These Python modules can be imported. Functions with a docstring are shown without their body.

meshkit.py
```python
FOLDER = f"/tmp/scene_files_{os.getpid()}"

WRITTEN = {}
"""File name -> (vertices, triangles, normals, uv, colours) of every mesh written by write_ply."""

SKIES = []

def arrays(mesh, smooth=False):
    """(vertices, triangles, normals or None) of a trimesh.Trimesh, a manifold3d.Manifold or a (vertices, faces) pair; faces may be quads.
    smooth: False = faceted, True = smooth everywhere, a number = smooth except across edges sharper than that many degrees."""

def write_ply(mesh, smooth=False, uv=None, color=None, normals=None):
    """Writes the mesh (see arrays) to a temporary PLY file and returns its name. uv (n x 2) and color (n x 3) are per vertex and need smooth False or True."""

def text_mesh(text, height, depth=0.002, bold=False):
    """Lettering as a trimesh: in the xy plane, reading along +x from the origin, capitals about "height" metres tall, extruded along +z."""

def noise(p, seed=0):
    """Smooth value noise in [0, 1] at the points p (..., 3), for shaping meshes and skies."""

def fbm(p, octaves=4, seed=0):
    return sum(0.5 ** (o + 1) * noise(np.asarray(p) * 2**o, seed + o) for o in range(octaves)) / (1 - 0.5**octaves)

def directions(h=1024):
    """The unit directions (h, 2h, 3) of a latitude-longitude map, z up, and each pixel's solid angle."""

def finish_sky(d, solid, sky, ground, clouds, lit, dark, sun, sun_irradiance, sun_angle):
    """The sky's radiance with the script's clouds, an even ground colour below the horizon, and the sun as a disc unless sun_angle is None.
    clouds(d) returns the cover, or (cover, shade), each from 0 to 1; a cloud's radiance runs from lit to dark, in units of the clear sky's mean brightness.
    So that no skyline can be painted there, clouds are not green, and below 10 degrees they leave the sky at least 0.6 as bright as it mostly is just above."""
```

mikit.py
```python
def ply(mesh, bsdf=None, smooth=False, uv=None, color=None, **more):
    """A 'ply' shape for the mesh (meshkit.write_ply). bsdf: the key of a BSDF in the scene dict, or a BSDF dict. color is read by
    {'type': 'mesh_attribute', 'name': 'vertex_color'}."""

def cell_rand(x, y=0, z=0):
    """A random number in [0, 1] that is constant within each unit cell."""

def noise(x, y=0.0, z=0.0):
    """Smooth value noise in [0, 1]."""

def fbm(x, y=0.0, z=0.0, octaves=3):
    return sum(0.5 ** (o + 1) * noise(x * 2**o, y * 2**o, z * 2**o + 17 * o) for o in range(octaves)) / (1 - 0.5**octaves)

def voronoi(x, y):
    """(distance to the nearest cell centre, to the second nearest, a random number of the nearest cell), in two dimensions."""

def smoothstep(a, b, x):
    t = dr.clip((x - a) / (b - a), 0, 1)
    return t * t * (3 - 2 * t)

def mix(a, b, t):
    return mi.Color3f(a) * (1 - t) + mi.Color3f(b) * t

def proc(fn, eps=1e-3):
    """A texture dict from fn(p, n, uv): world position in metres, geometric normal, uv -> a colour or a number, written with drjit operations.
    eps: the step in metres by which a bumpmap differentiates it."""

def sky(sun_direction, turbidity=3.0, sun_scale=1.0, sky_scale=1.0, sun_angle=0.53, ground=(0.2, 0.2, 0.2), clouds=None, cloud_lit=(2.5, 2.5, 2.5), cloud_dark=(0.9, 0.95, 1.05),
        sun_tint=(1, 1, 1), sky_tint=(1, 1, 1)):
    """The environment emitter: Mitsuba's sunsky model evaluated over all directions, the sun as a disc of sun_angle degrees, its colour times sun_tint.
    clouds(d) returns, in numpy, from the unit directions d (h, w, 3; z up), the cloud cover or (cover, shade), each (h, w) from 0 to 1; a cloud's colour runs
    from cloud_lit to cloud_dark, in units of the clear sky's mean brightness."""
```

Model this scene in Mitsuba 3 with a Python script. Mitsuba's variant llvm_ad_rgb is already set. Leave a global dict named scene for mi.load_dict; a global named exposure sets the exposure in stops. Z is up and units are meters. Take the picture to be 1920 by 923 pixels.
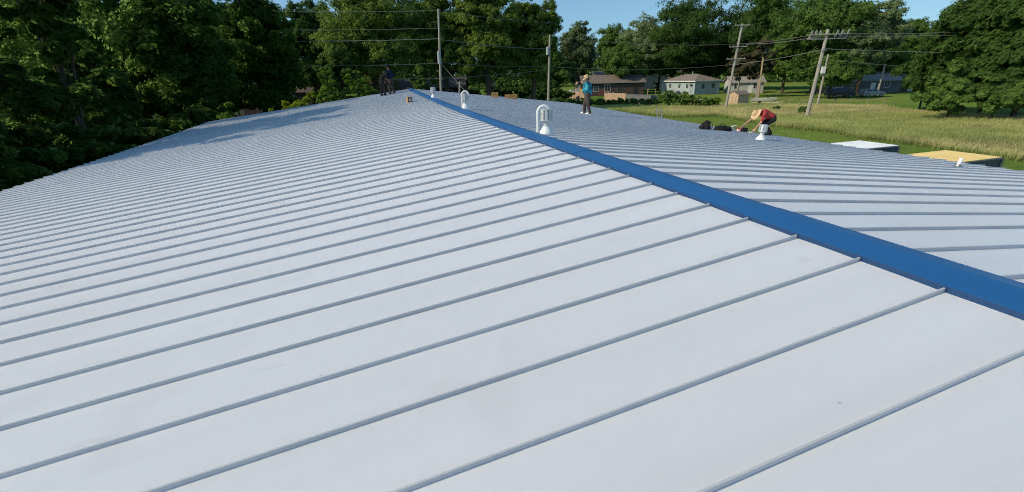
import math, random
import numpy as np, trimesh, manifold3d as m3
import drjit as dr
import mitsuba as mi
import mikit, meshkit
from mikit import proc, noise, fbm, cell_rand, voronoi, smoothstep, mix

T4 = mi.ScalarTransform4f
scene, labels = {}, {}

# ---------------------------------------------------------------- camera, sky, exposure
CAM = np.array([0, 0, 5.6])
FWD = np.array([0.26968458, 0.89071181, -0.36592718])
UPV = np.array([0.13423023, 0.34152425, 0.93023837])
scene['camera'] = {'type': 'perspective', 'fov': 99.574, 'fov_axis': 'x', 'near_clip': 0.05, 'far_clip': 3000.0,
                   'to_world': T4().look_at(origin=CAM.tolist(), target=(CAM + FWD).tolist(), up=UPV.tolist())}
SUN_AZ, SUN_EL = math.radians(-90.5), math.radians(35)
SUN = [math.sin(SUN_AZ) * math.cos(SUN_EL), math.cos(SUN_AZ) * math.cos(SUN_EL), math.sin(SUN_EL)]
scene['sky'] = mikit.sky(SUN, turbidity=3.0, ground=(0.08, 0.10, 0.05), sky_scale=1.5, sun_scale=0.96, sun_tint=(0.91, 1.0, 1.08), sky_tint=(0.82, 0.985, 1.07))
exposure = 1.38

# ---------------------------------------------------------------- materials
def rgb(c): return {'type': 'rgb', 'value': list(c)}
def mat(name, color, rough=0.6, spec=0.4, metallic=0.0, two=True, **kw):
    c = color if isinstance(color, dict) else rgb(color)
    b = {'type': 'principled', 'base_color': c, 'roughness': rough, 'specular': spec, 'metallic': metallic, **kw}
    scene[name] = {'type': 'twosided', 'bsdf': b} if two else b
    return name
def bump(name, color, rough, height_fn, scale, eps=2e-3, spec=0.4, metallic=0.0):
    c = color if isinstance(color, dict) else rgb(color)
    scene[name] = {'type': 'twosided', 'bsdf': {'type': 'bumpmap', 'scale': scale, 'arbitrary': proc(height_fn, eps),
                   'bsdf': {'type': 'principled', 'base_color': c, 'roughness': rough, 'specular': spec, 'metallic': metallic}}}
    return name

def roof_color(p, n, uv):
    # rolled white coating: faint roller lanes down the slope, a little dust, a few scuffs and specks
    lane = fbm(p.x * 0.35, p.y * 7.0, 0.0, 3)
    dust = fbm(p.x * 0.8 + 9, p.y * 0.8, 3.0, 4)
    v = 0.96 + 0.07 * (lane - 0.5) + 0.035 * (dust - 0.5)
    d1, d2, k = voronoi(p.x * 2.2, p.y * 2.2)
    spot = (1 - smoothstep(0.008, 0.022, d1)) * smoothstep(0.90, 0.92, k)
    d3, d4, k2 = voronoi(p.x * 0.9 + 31, p.y * 2.6 + 7)
    w = fbm(p.x * 14, p.y * 40, 5.0, 2)
    scuff = (1 - smoothstep(0.05, 0.16, d3)) * smoothstep(0.72, 0.75, k2) * smoothstep(0.55, 0.68, w)
    edge = fbm(p.x * 3, p.y * 3, 11.0, 2)
    c = mi.Color3f(0.70, 0.72, 0.755) * v
    c = mix(c, mi.Color3f(0.56, 0.56, 0.55), 0.22 * smoothstep(0.6, 0.8, edge) * smoothstep(0.45, 0.6, dust))
    c = mix(c, mi.Color3f(0.16, 0.17, 0.18), 0.4 * spot)
    return mix(c, mi.Color3f(0.34, 0.35, 0.36), 0.14 * scuff)
def roof_height(p, n, uv):
    return 4.0 * fbm(p.x * 1.1, p.y * 4, 2.0, 2) + 0.6 * fbm(p.x * 5, p.y * 9, 7.0, 2)
bump('coated_metal', proc(roof_color), 0.36, roof_height, 0.0008, 4e-3, 0.55)
mat('coated_seam', proc(lambda p, n, uv: mi.Color3f(0.52, 0.54, 0.562) * (0.90 + 0.2 * fbm(p.x * 3, p.y * 20, 0.0, 3))), 0.42, 0.35)
mat('white_coat', (0.78, 0.80, 0.80), 0.45)
mat('blue_metal', proc(lambda p, n, uv: mi.Color3f(0.017, 0.108, 0.295) * (0.88 + 0.24 * fbm(p.x * 9, p.y * 0.7, p.z * 9, 3))), 0.42, 0.4)
mat('closure_shade_blue', (0.014, 0.052, 0.145), 0.6)  # darker copy of the cap blue: shade under the cap edge is in the colour
mat('blue_trim', (0.012, 0.05, 0.16), 0.5)
mat('galvanised', proc(lambda p, n, uv: mi.Color3f(0.60, 0.615, 0.62) * (0.8 + 0.4 * noise(p.x * 40, p.y * 40, p.z * 40))), 0.5, 0.5, 0.45)
mat('pvc_white', (0.80, 0.81, 0.80), 0.35)
mat('dark_gap', (0.03, 0.03, 0.032), 0.8)
mat('black_cloth', proc(lambda p, n, uv: mi.Color3f(0.018, 0.018, 0.02) * (0.7 + 0.6 * fbm(p.x * 14, p.y * 14, p.z * 14, 2))), 0.85, 0.2)
mat('black_plastic', (0.02, 0.02, 0.022), 0.4)
mat('grey_metal', (0.33, 0.34, 0.35), 0.4, 0.5, 0.6)
mat('pale_grey', (0.42, 0.44, 0.45), 0.5)
mat('red_paint', (0.45, 0.05, 0.03), 0.4)
mat('clear_plastic', (0.55, 0.60, 0.62), 0.25)
mat('paper_white', (0.78, 0.76, 0.72), 0.7)
mat('cardboard', (0.42, 0.27, 0.13), 0.8)
mat('dark_print', (0.05, 0.03, 0.03), 0.6)
mat('crate_wood', proc(lambda p, n, uv: mi.Color3f(0.36, 0.20, 0.07) * (0.7 + 0.6 * fbm(p.x * 5, p.y * 5, p.z * 30, 3))), 0.75)
mat('pole_wood', proc(lambda p, n, uv: mi.Color3f(0.40, 0.365, 0.32) * (0.65 + 0.7 * fbm(p.x * 14, p.y * 14, p.z * 0.8, 3))), 0.85, 0.2)
mat('pole_wood_tan', proc(lambda p, n, uv: mi.Color3f(0.42, 0.31, 0.19) * (0.7 + 0.6 * fbm(p.x * 14, p.y * 14, p.z * 0.8, 3))), 0.85, 0.2)
mat('insulator', (0.25, 0.25, 0.26), 0.4)
mat('wire_metal', (0.30, 0.30, 0.29), 0.5, 0.4, 0.3)
mat('transformer_paint', (0.42, 0.47, 0.49), 0.45)
mat('skin', (0.42, 0.23, 0.15), 0.55)
mat('skin_brown', (0.30, 0.15, 0.09), 0.55)
mat('hair', (0.02, 0.015, 0.012), 0.6)
mat('straw', proc(lambda p, n, uv: mi.Color3f(0.62, 0.43, 0.24) * (0.8 + 0.4 * noise(p.x * 60, p.y * 60, p.z * 60))), 0.8, 0.2)
mat('hat_band', (0.02, 0.025, 0.05), 0.8)
mat('teal_cloth', proc(lambda p, n, uv: mix((0.012, 0.10, 0.17), (0.05, 0.34, 0.42), smoothstep(0.35, 0.7, fbm(p.x * 7, p.y * 7, p.z * 9, 3)))), 0.85, 0.2)
mat('grey_trouser', proc(lambda p, n, uv: mi.Color3f(0.075, 0.062, 0.055) * (0.6 + 0.8 * fbm(p.x * 9, p.y * 9, p.z * 9, 3))), 0.9, 0.1)
mat('dark_trouser', (0.022, 0.022, 0.028), 0.9, 0.1)
mat('shoe_white', (0.75, 0.75, 0.74), 0.6)
mat('glove_yellow', (0.75, 0.42, 0.04), 0.7)
mat('red_cloth', proc(lambda p, n, uv: mix((0.33, 0.03, 0.04), (0.45, 0.075, 0.055), smoothstep(0.4, 0.65, fbm(p.x * 6, p.y * 6, p.z * 6, 2)))), 0.85, 0.2)
mat('navy_cloth', proc(lambda p, n, uv: mi.Color3f(0.016, 0.022, 0.05) * (0.6 + 0.8 * fbm(p.x * 7, p.y * 7, p.z * 7, 3))), 0.9, 0.1)
mat('grey_cloth', (0.20, 0.19, 0.185), 0.9, 0.1)
mat('wall_metal', (0.45, 0.46, 0.46), 0.5)
mat('container_grey', proc(lambda p, n, uv: mi.Color3f(0.11, 0.125, 0.135) * (0.8 + 0.4 * fbm(p.x * 2, p.y * 2, p.z * 2, 3))), 0.6)
mat('tan_top', proc(lambda p, n, uv: mi.Color3f(0.76, 0.56, 0.22) * (0.85 + 0.3 * fbm(p.x * 2.5, p.y * 2.5, 1.0, 4))), 0.75)
mat('white_top', proc(lambda p, n, uv: mi.Color3f(0.80, 0.81, 0.81) * (0.88 + 0.3 * fbm(p.x * 2, p.y * 2, 1.0, 4))), 0.6)
mat('shingle_brown', proc(lambda p, n, uv: mi.Color3f(0.20, 0.165, 0.14) * (0.75 + 0.5 * fbm(p.x * 1.3, p.y * 1.3, p.z * 12, 4))), 0.9, 0.1)
mat('shingle_red', proc(lambda p, n, uv: mi.Color3f(0.11, 0.088, 0.078) * (0.7 + 0.6 * fbm(p.x * 1.3, p.y * 1.3, p.z * 12, 4))), 0.9, 0.1)
mat('shingle_grey', proc(lambda p, n, uv: mi.Color3f(0.30, 0.28, 0.255) * (0.8 + 0.4 * fbm(p.x * 1.3, p.y * 1.3, p.z * 12, 4))), 0.9, 0.1)
mat('brick_brown', proc(lambda p, n, uv: mi.Color3f(0.095, 0.07, 0.06) * (0.7 + 0.6 * fbm((p.x + p.y) * 4, p.z * 13, 0.0, 3))), 0.9, 0.1)
mat('brick_red', proc(lambda p, n, uv: mi.Color3f(0.06, 0.045, 0.04) * (0.7 + 0.6 * fbm((p.x + p.y) * 4, p.z * 13, 0.0, 3))), 0.9, 0.1)
mat('siding_blue', proc(lambda p, n, uv: mi.Color3f(0.37, 0.43, 0.44) * (0.86 + 0.2 * smoothstep(0.0, 0.35, p.z * 6.5 - dr.floor(p.z * 6.5)))), 0.7)
mat('siding_white', proc(lambda p, n, uv: mi.Color3f(0.46, 0.45, 0.42) * (0.88 + 0.16 * smoothstep(0.0, 0.35, p.z * 6.0 - dr.floor(p.z * 6.0)))), 0.7)
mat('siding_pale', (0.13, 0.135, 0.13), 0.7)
mat('trim_white', (0.72, 0.72, 0.70), 0.6)
mat('window_dark', (0.035, 0.045, 0.055), 0.12, 0.6)
mat('shed_tan', proc(lambda p, n, uv: mi.Color3f(0.56, 0.39, 0.26) * (0.9 + 0.2 * noise(p.x * 4, p.y * 4, p.z))), 0.75)
mat('shed_trim', (0.60, 0.44, 0.31), 0.75)
mat('fence_tan', proc(lambda p, n, uv: mi.Color3f(0.47, 0.32, 0.22) * (0.75 + 0.5 * fbm(p.x * 3, p.y * 3, p.z * 1.2, 3))), 0.85)
mat('fence_grey', proc(lambda p, n, uv: mi.Color3f(0.17, 0.175, 0.18) * (0.7 + 0.6 * fbm(p.x * 5, p.y * 5, p.z * 1.0, 3))), 0.9, 0.1)
mat('rail_wood', (0.25, 0.20, 0.15), 0.9)
mat('red_wood', (0.22, 0.07, 0.04), 0.8)
mat('boat_hull', (0.55, 0.54, 0.47), 0.4)
mat('trailer_cream', (0.60, 0.50, 0.34), 0.6)
mat('tyre', (0.02, 0.02, 0.02), 0.9)
mat('car_dark', (0.015, 0.02, 0.035), 0.25, 0.6)
mat('car_white', (0.34, 0.36, 0.37), 0.3, 0.6)
mat('car_grey', (0.22, 0.26, 0.31), 0.3, 0.6)
mat('bark', proc(lambda p, n, uv: mi.Color3f(0.10, 0.08, 0.06) * (0.6 + 0.8 * fbm(p.x * 9, p.y * 9, p.z * 2, 3))), 0.95, 0.1)
mat('bark_pale', proc(lambda p, n, uv: mi.Color3f(0.30, 0.27, 0.24) * (0.6 + 0.8 * fbm(p.x * 7, p.y * 7, p.z * 2, 3))), 0.95, 0.1)

def ground_color(p, n, uv):
    big = fbm(p.x * 0.06, p.y * 0.06, 0.0, 3)
    small = fbm(p.x * 1.7, p.y * 1.7, 4.0, 4)
    stripe = fbm(p.x * 0.9 + p.y * 0.35, p.y * 0.12, 8.0, 2)
    c = mix((0.075, 0.135, 0.022), (0.125, 0.165, 0.035), smoothstep(0.3, 0.7, big))
    return c * (0.62 + 0.55 * small + 0.22 * stripe)
bump('lawn', proc(ground_color), 0.95, lambda p, n, uv: fbm(p.x * 6, p.y * 6, 0.0, 3), 0.10, 2e-2, 0.1)
def grass_color(p, n, uv):
    patch = smoothstep(0.37, 0.63, fbm(p.x * 0.11, p.y * 0.16, 0.0, 3))
    tone = fbm(p.x * 0.6, p.y * 0.6, 3.0, 4)
    tip = smoothstep(0.05, 0.50, p.z)
    low = mi.Color3f(0.32, 0.37, 0.11)
    top = mix((0.84, 0.72, 0.36), (0.64, 0.66, 0.25), patch)
    return mix(low, top, tip) * (0.7 + 0.6 * tone)
scene['tall_grass_mat'] = {'type': 'principledthin', 'base_color': proc(grass_color), 'roughness': 0.8, 'diff_trans': 1.1, 'spec_trans': 0.0}
def leaf(name, a, b, trans=0.7, rough=0.5):
    def f(p, n, uv):
        big = fbm(p.x * 0.35, p.y * 0.35, p.z * 0.35, 2)
        r = cell_rand(dr.floor(p.x * 3.1), dr.floor(p.y * 3.1), dr.floor(p.z * 3.1))
        return mix(a, b, dr.clip(0.25 + 0.9 * (big - 0.35) + 0.55 * (r - 0.4), 0, 1)) * (0.75 + 0.5 * r)
    scene[name] = {'type': 'principledthin', 'base_color': proc(f), 'roughness': rough, 'diff_trans': trans, 'spec_trans': 0.0}
leaf('leaf_deep', (0.065, 0.130, 0.036), (0.137, 0.227, 0.055), 1.1)
leaf('leaf_shade', (0.106, 0.200, 0.050), (0.235, 0.350, 0.085), 1.7)
leaf('leaf_maple', (0.133, 0.218, 0.044), (0.281, 0.359, 0.081), 1.0)
leaf('leaf_mid', (0.103, 0.193, 0.049), (0.193, 0.297, 0.071), 1.0)
leaf('leaf_lime', (0.156, 0.276, 0.041), (0.264, 0.372, 0.066), 1.1)
leaf('leaf_yellow', (0.210, 0.300, 0.030), (0.320, 0.390, 0.045), 1.1)
leaf('leaf_pale', (0.185, 0.264, 0.106), (0.356, 0.420, 0.211), 1.0)
leaf('leaf_olive', (0.152, 0.218, 0.090), (0.238, 0.297, 0.139), 1.0)
leaf('leaf_cedar', (0.090, 0.092, 0.046), (0.140, 0.125, 0.068), 0.8)

# ---------------------------------------------------------------- helpers
def take(name):
    """The next free key of this kind."""
    if name not in USED:
        USED[name] = 0
        return name
    USED[name] += 1
    return f'{name}_{USED[name]:03d}'
USED = {}
def tag(key, label=None, cat=None, group=None, kind=None):
    e = {}
    if label: e['label'] = label
    if cat: e['category'] = cat
    if group: e['group'] = group
    if kind: e['kind'] = kind
    labels[key] = e
    return key
def add(name, mesh, m, parent=None, smooth=False, to_world=None):
    key = take(f'{parent}__{name}' if parent else name)
    d = mesh if isinstance(mesh, dict) else mikit.ply(mesh, m, smooth=smooth)
    if to_world is not None: d = {**d, 'to_world': to_world}
    scene[key] = d
    return key
def thing(name, label, cat, group=None):
    key = take(name)
    tag(key, label, cat, group)
    return key
cat_ = trimesh.util.concatenate
def rot(rz=0, rx=0, ry=0):
    return (trimesh.transformations.rotation_matrix(rz, [0, 0, 1]) @ trimesh.transformations.rotation_matrix(rx, [1, 0, 0])
            @ trimesh.transformations.rotation_matrix(ry, [0, 1, 0]))
def place(m, loc=(0, 0, 0), rz=0, rx=0, ry=0):
    m = m.copy(); M = rot(rz, rx, ry); M[:3, 3] = loc
    m.apply_transform(M); return m
def box(sx, sy, sz, c=(0, 0, 0), bev=0.0):
    """A box of the given size around c, its edges chamfered by bev."""
    if bev <= 0:
        m = trimesh.creation.box((sx, sy, sz))
    else:
        p = []
        for a in (-1, 1):
            for b in (-1, 1):
                for d in (-1, 1):
                    x, y, z = a * sx / 2, b * sy / 2, d * sz / 2
                    p += [(x - a * bev, y - b * bev, z), (x - a * bev, y, z - d * bev), (x, y - b * bev, z - d * bev)]
        m = trimesh.convex.convex_hull(np.array(p))
    m.apply_translation(c); return m
def cyl(p0, p1, r0, r1=None, n=12):
    """A tapered tube with closed ends between two points."""
    r1 = r0 if r1 is None else r1
    return tube([p0, p1], [r0, r1], n)
def tube(pts, rad, n=10):
    p = np.asarray(pts, float); rad = np.broadcast_to(rad, (len(p),)).astype(float)
    t = np.gradient(p, axis=0) if len(p) > 1 else None
    t /= np.linalg.norm(t, axis=1, keepdims=True) + 1e-12
    ref = np.eye(3)[np.argmin(np.abs(t).max(0))]
    a = np.cross(t, ref); a /= np.linalg.norm(a, axis=1, keepdims=True) + 1e-12
    b = np.cross(t, a); ang = np.arange(n) * 2 * np.pi / n
    v = p[:, None] + rad[:, None, None] * (np.cos(ang)[None, :, None] * a[:, None] + np.sin(ang)[None, :, None] * b[:, None])
    i, j = np.meshgrid(np.arange(len(p) - 1), np.arange(n), indexing='ij'); k = (j + 1) % n
    q = np.stack([i * n + j, i * n + k, (i + 1) * n + k, (i + 1) * n + j], -1).reshape(-1, 4)
    f = np.vstack([q[:, [0, 1, 2]], q[:, [0, 2, 3]]])
    v = v.reshape(-1, 3); c0, c1 = len(v), len(v) + 1
    v = np.vstack([v, p[:1], p[-1:]]); jj = np.arange(n); kk = (jj + 1) % n; o = (len(p) - 1) * n
    f = np.vstack([f, np.stack([jj * 0 + c0, kk, jj], 1), np.stack([jj * 0 + c1, o + jj, o + kk], 1)])
    return trimesh.Trimesh(v, f, process=False)
def lathe(prof, n=24):
    pr = np.asarray(prof, float); ang = np.arange(n) * 2 * np.pi / n
    v = np.stack([pr[:, 0][:, None] * np.cos(ang), pr[:, 0][:, None] * np.sin(ang), np.broadcast_to(pr[:, 1][:, None], (len(pr), n))], -1).reshape(-1, 3)
    i, j = np.meshgrid(np.arange(len(pr) - 1), np.arange(n), indexing='ij'); k = (j + 1) % n
    q = np.stack([i * n + j, i * n + k, (i + 1) * n + k, (i + 1) * n + j], -1).reshape(-1, 4)
    return trimesh.Trimesh(v, np.vstack([q[:, [0, 1, 2]], q[:, [0, 2, 3]]]), process=False)
def prism(poly, length):
    """A profile in (x, z) pulled along +y."""
    from shapely.geometry import Polygon
    m = trimesh.creation.extrude_polygon(Polygon(poly), length, engine='earcut')
    m.apply_transform(np.array([[1, 0, 0, 0], [0, 0, 1, 0], [0, 1, 0, 0], [0, 0, 0, 1.0]]))
    m.invert(); return m

# ---------------------------------------------------------------- the ground
def sheet(poly, z, cell=None):
    from shapely.geometry import Polygon
    v, f = trimesh.creation.triangulate_polygon(Polygon(poly), engine='earcut')
    return trimesh.Trimesh(np.column_stack([v, np.full(len(v), z)]), f, process=False)
def sky_ground():
    n = 60
    xs = np.concatenate([-np.geomspace(900, 60, 20), np.linspace(-50, 50, 11), np.geomspace(60, 900, 20)])
    X, Y = np.meshgrid(xs, xs + 40, indexing='ij'); k = len(xs)
    v = np.stack([X, Y, 0 * X], -1).reshape(-1, 3)
    i, j = np.meshgrid(np.arange(k - 1), np.arange(k - 1), indexing='ij')
    q = np.stack([i * k + j, (i + 1) * k + j, (i + 1) * k + j + 1, i * k + j + 1], -1).reshape(-1, 4)
    return trimesh.Trimesh(v, np.vstack([q[:, [0, 1, 2]], q[:, [0, 2, 3]]]), process=False)
add('ground', sky_ground(), 'lawn'); tag('ground', 'mown green lawn and yards around the buildings', kind='structure')
mat('ground_shade', proc(lambda p, n, uv: mix((0.035, 0.030, 0.018), (0.030, 0.050, 0.014), smoothstep(0.4, 0.6, fbm(p.x * 0.7, p.y * 0.7, 0.0, 3))) * (0.6 + 0.8 * fbm(p.x * 5, p.y * 5, 2.0, 3))), 0.95, 0.1)  # dark ground colour that stands in for tree shade
add('painted_shade_floor', sheet([(-10.2, -8), (-10.2, 33.5), (-7, 48), (-8, 62), (-12, 110), (-30, 260), (-200, 260), (-200, -8)], 0.006), 'ground_shade'); tag('painted_shade_floor', 'ground under the left trees, coloured dark for their shade', kind='structure')  # sheet over the lawn that paints in the shade of the left grove
add('painted_shade_ground', sheet([(-3, 64), (20, 62), (30, 76), (40, 90), (40, 112), (8, 112), (-3, 80)], 0.006), 'ground_shade'); tag('painted_shade_ground', 'ground under the big maples with their shade in its dark colour', kind='structure')  # same dark colour, painting the maples' shade onto the ground

# measured positions (metres)
TREES = [["deep", -8.4, 85.73, 1.5, 19.01, 5.65], ["maple", 1.04, 73.78, 2.2, 21.27, 7.72], ["maple", 17.71, 68.54, 1.6, 21.03, 5.36], ["maple", 24.88, 68.53, 1.6, 19.34, 5.02], ["deep", 14.65, 118.9, 1.5, 26.4, 12.87], ["olive", 59.16, 125.11, 0.8, 19.44, 7.25], ["mid", 48.3, 117.3, 0.5, 12.2, 6.1], ["mid", 81.31, 142.84, 2, 22.45, 7.76], ["pale", 80.55, 122.87, 3, 21.59, 8.45], ["mid", 65.63, 111.85, 2.6, 13.01, 6.98], ["mid", 87.62, 125.14, 2, 15.29, 8.37], ["deep", 86.16, 112.13, 2.5, 26.25, 11.0], ["deep", 102.05, 119.48, 1.5, 16.28, 9.98], ["deep", 100.98, 100.73, 2.5, 27.03, 11.05], ["deep", 101.46, 109.56, 2, 19.46, 6.98], ["cedar", 76.24, 74.83, 2.6, 12.11, 3.9], ["cedar", 75.6, 79.52, 2.8, 10.3, 3.85], ["mid", 91.16, 74.62, 2.6, 21.12, 9.97], ["pale", 95.67, 68.71, 3.0, 18.24, 6.72], ["mid", 92.04, 83.33, 1.5, 15.24, 6.16], ["mid", 82.09, 64.0, 1.6, 8.26, 6.11], ["mid", 139.1, 88.73, 2.0, 16.72, 7.27], ["mid", 113.77, 76.49, 3.2, 9.73, 6.16], ["deep", 63.94, 36.03, 0.3, 10.07, 4.19], ["deep", 63.41, 31.7, 0.2, 13.48, 6.23], ["mid", 69.3, 41.08, 0.3, 6.06, 2.76], ["mid", 56.9, 30.94, 0.1, 5.47, 2.95], ["deep", 61.11, 27.93, 0.1, 11.82, 4.66], ["mid", 58.43, 28.22, 0.1, 4.65, 2.81], ["lime", -2.73, 37.35, 0.6, 7.09, 1.44], ["lime", -0.73, 37.85, 0.5, 6.7, 1.4], ["lime", 0.22, 39.23, 0.3, 6.32, 1.12], ["yellow", -4.97, 35.81, 0.2, 5.47, 1.5], ["lime", -3.5, 36.47, 0.2, 5.17, 1.16], ["mid", 7.17, 67.36, 1.0, 9.45, 1.99], ["mid", -3.39, 70.68, 1.5, 11.91, 3.82], ["maple", 12.1, 72.55, 2.4, 20.37, 5.02], ["deep", 38.11, 131.73, 1.5, 24.66, 17.34]]
SHRUBS = [["mid", 46.64, 62.8, 3.32, 2.64], ["mid", 48.21, 61.19, 2.49, 1.84], ["lime", 51.89, 64.52, 2.29, 1.24], ["mid", 49.7, 59.59, 1.85, 1.57], ["mid", 51.27, 59.1, 1.56, 1.49], ["lime", 51.83, 58.36, 1.96, 0.57], ["mid", 53.11, 48.42, 0.82, 0.5], ["mid", 50.24, 42.02, 1.4, 0.57], ["lime", 70.62, 67.61, 0.98, 1.38], ["mid", 32.87, 76.12, 1.44, 1.23], ["mid", 34.5, 75.15, 1.23, 1.23], ["mid", 36.11, 74.2, 1.02, 1.22], ["mid", 37.71, 73.25, 1.35, 1.21], ["mid", 39.28, 72.31, 1.09, 1.21], ["mid", 40.83, 71.37, 0.83, 1.2], ["mid", 42.37, 70.43, 1.1, 1.19], ["mid", 43.88, 69.51, 0.85, 1.19], ["mid", 45.38, 68.59, 0.6, 1.18], ["mid", 46.86, 67.67, 0.87, 1.18], ["deep", 89.71, 128.98, 3.39, 1.38]]
poles = {"A": [[7.289, 49.5, 0.0], [7.909, 49.305, 12.073]], "B": [[24.61, 61.237, 0.0], [24.831, 61.167, 10.707]], "H": [[8.888, 48.229, 0.0], [9.354, 48.083, 5.189]], "C": [[51.235, 55.74, 0.0], [51.855, 55.545, 11.534]], "D": [[48.715, 40.052, 0.0], [49.015, 39.957, 9.39]], "E": [[68.156, 66.434, 0.0], [67.79, 66.549, 7.391]], "F": [[64.462, 51.66, 0.0], [64.422, 51.672, 7.236]], "G": [[97.802, 66.111, 0.0], [97.862, 66.092, 5.753]]}
W = {"cd1": [[52.248, 54.792, 8.874], [48.563, 40.236, 8.728]], "cd2": [[51.338, 55.645, 9.008], [48.283, 40.572, 8.97]], "cd3": [[50.968, 55.985, 6.197], [48.974, 39.735, 7.406]], "dr1": [[49.808, 38.685, 8.806], [75.253, 27.148, 8.734]], "dr2": [[49.63, 38.913, 8.617], [75.293, 27.037, 8.34]], "dr3": [[49.036, 39.658, 7.401], [75.521, 26.392, 6.056]], "fr": [[64.295, 51.868, 6.462], [94.721, 32.062, 2.891]], "al1": [[7.68, 49.407, 9.356], [-19.987, 58.69, 10.096]], "al2": [[7.767, 49.393, 10.343], [-19.701, 58.787, 11.256]], "al3": [[7.695, 49.404, 7.019], [-22.651, 57.714, 7.652]], "al4": [[7.907, 49.371, 11.939], [-19.27, 58.929, 12.995]], "ab1": [[7.96, 49.362, 11.938], [24.819, 61.156, 12.207]], "ab2": [[7.784, 49.39, 9.304], [24.833, 61.15, 8.907]], "ab3": [[7.649, 49.411, 7.124], [24.704, 61.202, 6.658]], "bc": [[24.774, 61.174, 6.656], [50.968, 55.985, 6.197]], "bc2": [[24.827, 61.153, 10.508], [51.95, 55.074, 8.895]], "guy": [[7.8, 49.388, 6.965], [9.84, 46.981, 3.983]], "hb": [[1.737, 48.969, 5.616], [24.706, 61.201, 6.242]]}

# ---------------------------------------------------------------- the metal roofed building
XL, CW, ZR, SP, Y0, SLOPE = 2.548, 0.3787, 4.5543, 0.406, 1.170, 0.12026     # ridge line, panel width, pitch
EL, ER = 12.007, 11.70
XR = XL + CW
NBACK, NFRONT = -12, 73
def rise(y): return 0.406 * 0.22287e-3 * np.maximum(np.asarray(y, float) / 0.406 - 12, 0) ** 2
def drise(y): return 2 * 0.22287e-3 * max(y / 0.406 - 12, 0)
def zroof(x, y):
    return ZR + float(rise(y)) - (SLOPE * (XL - x) if x < XL else SLOPE * (x - XR) if x > XR else 0)
YB, YF = Y0 + NBACK * SP, Y0 + (NFRONT + 1) * SP
B = thing('metal_roofed_building', 'long low building under a white standing seam metal roof with a blue ridge cap', 'building')
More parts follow.
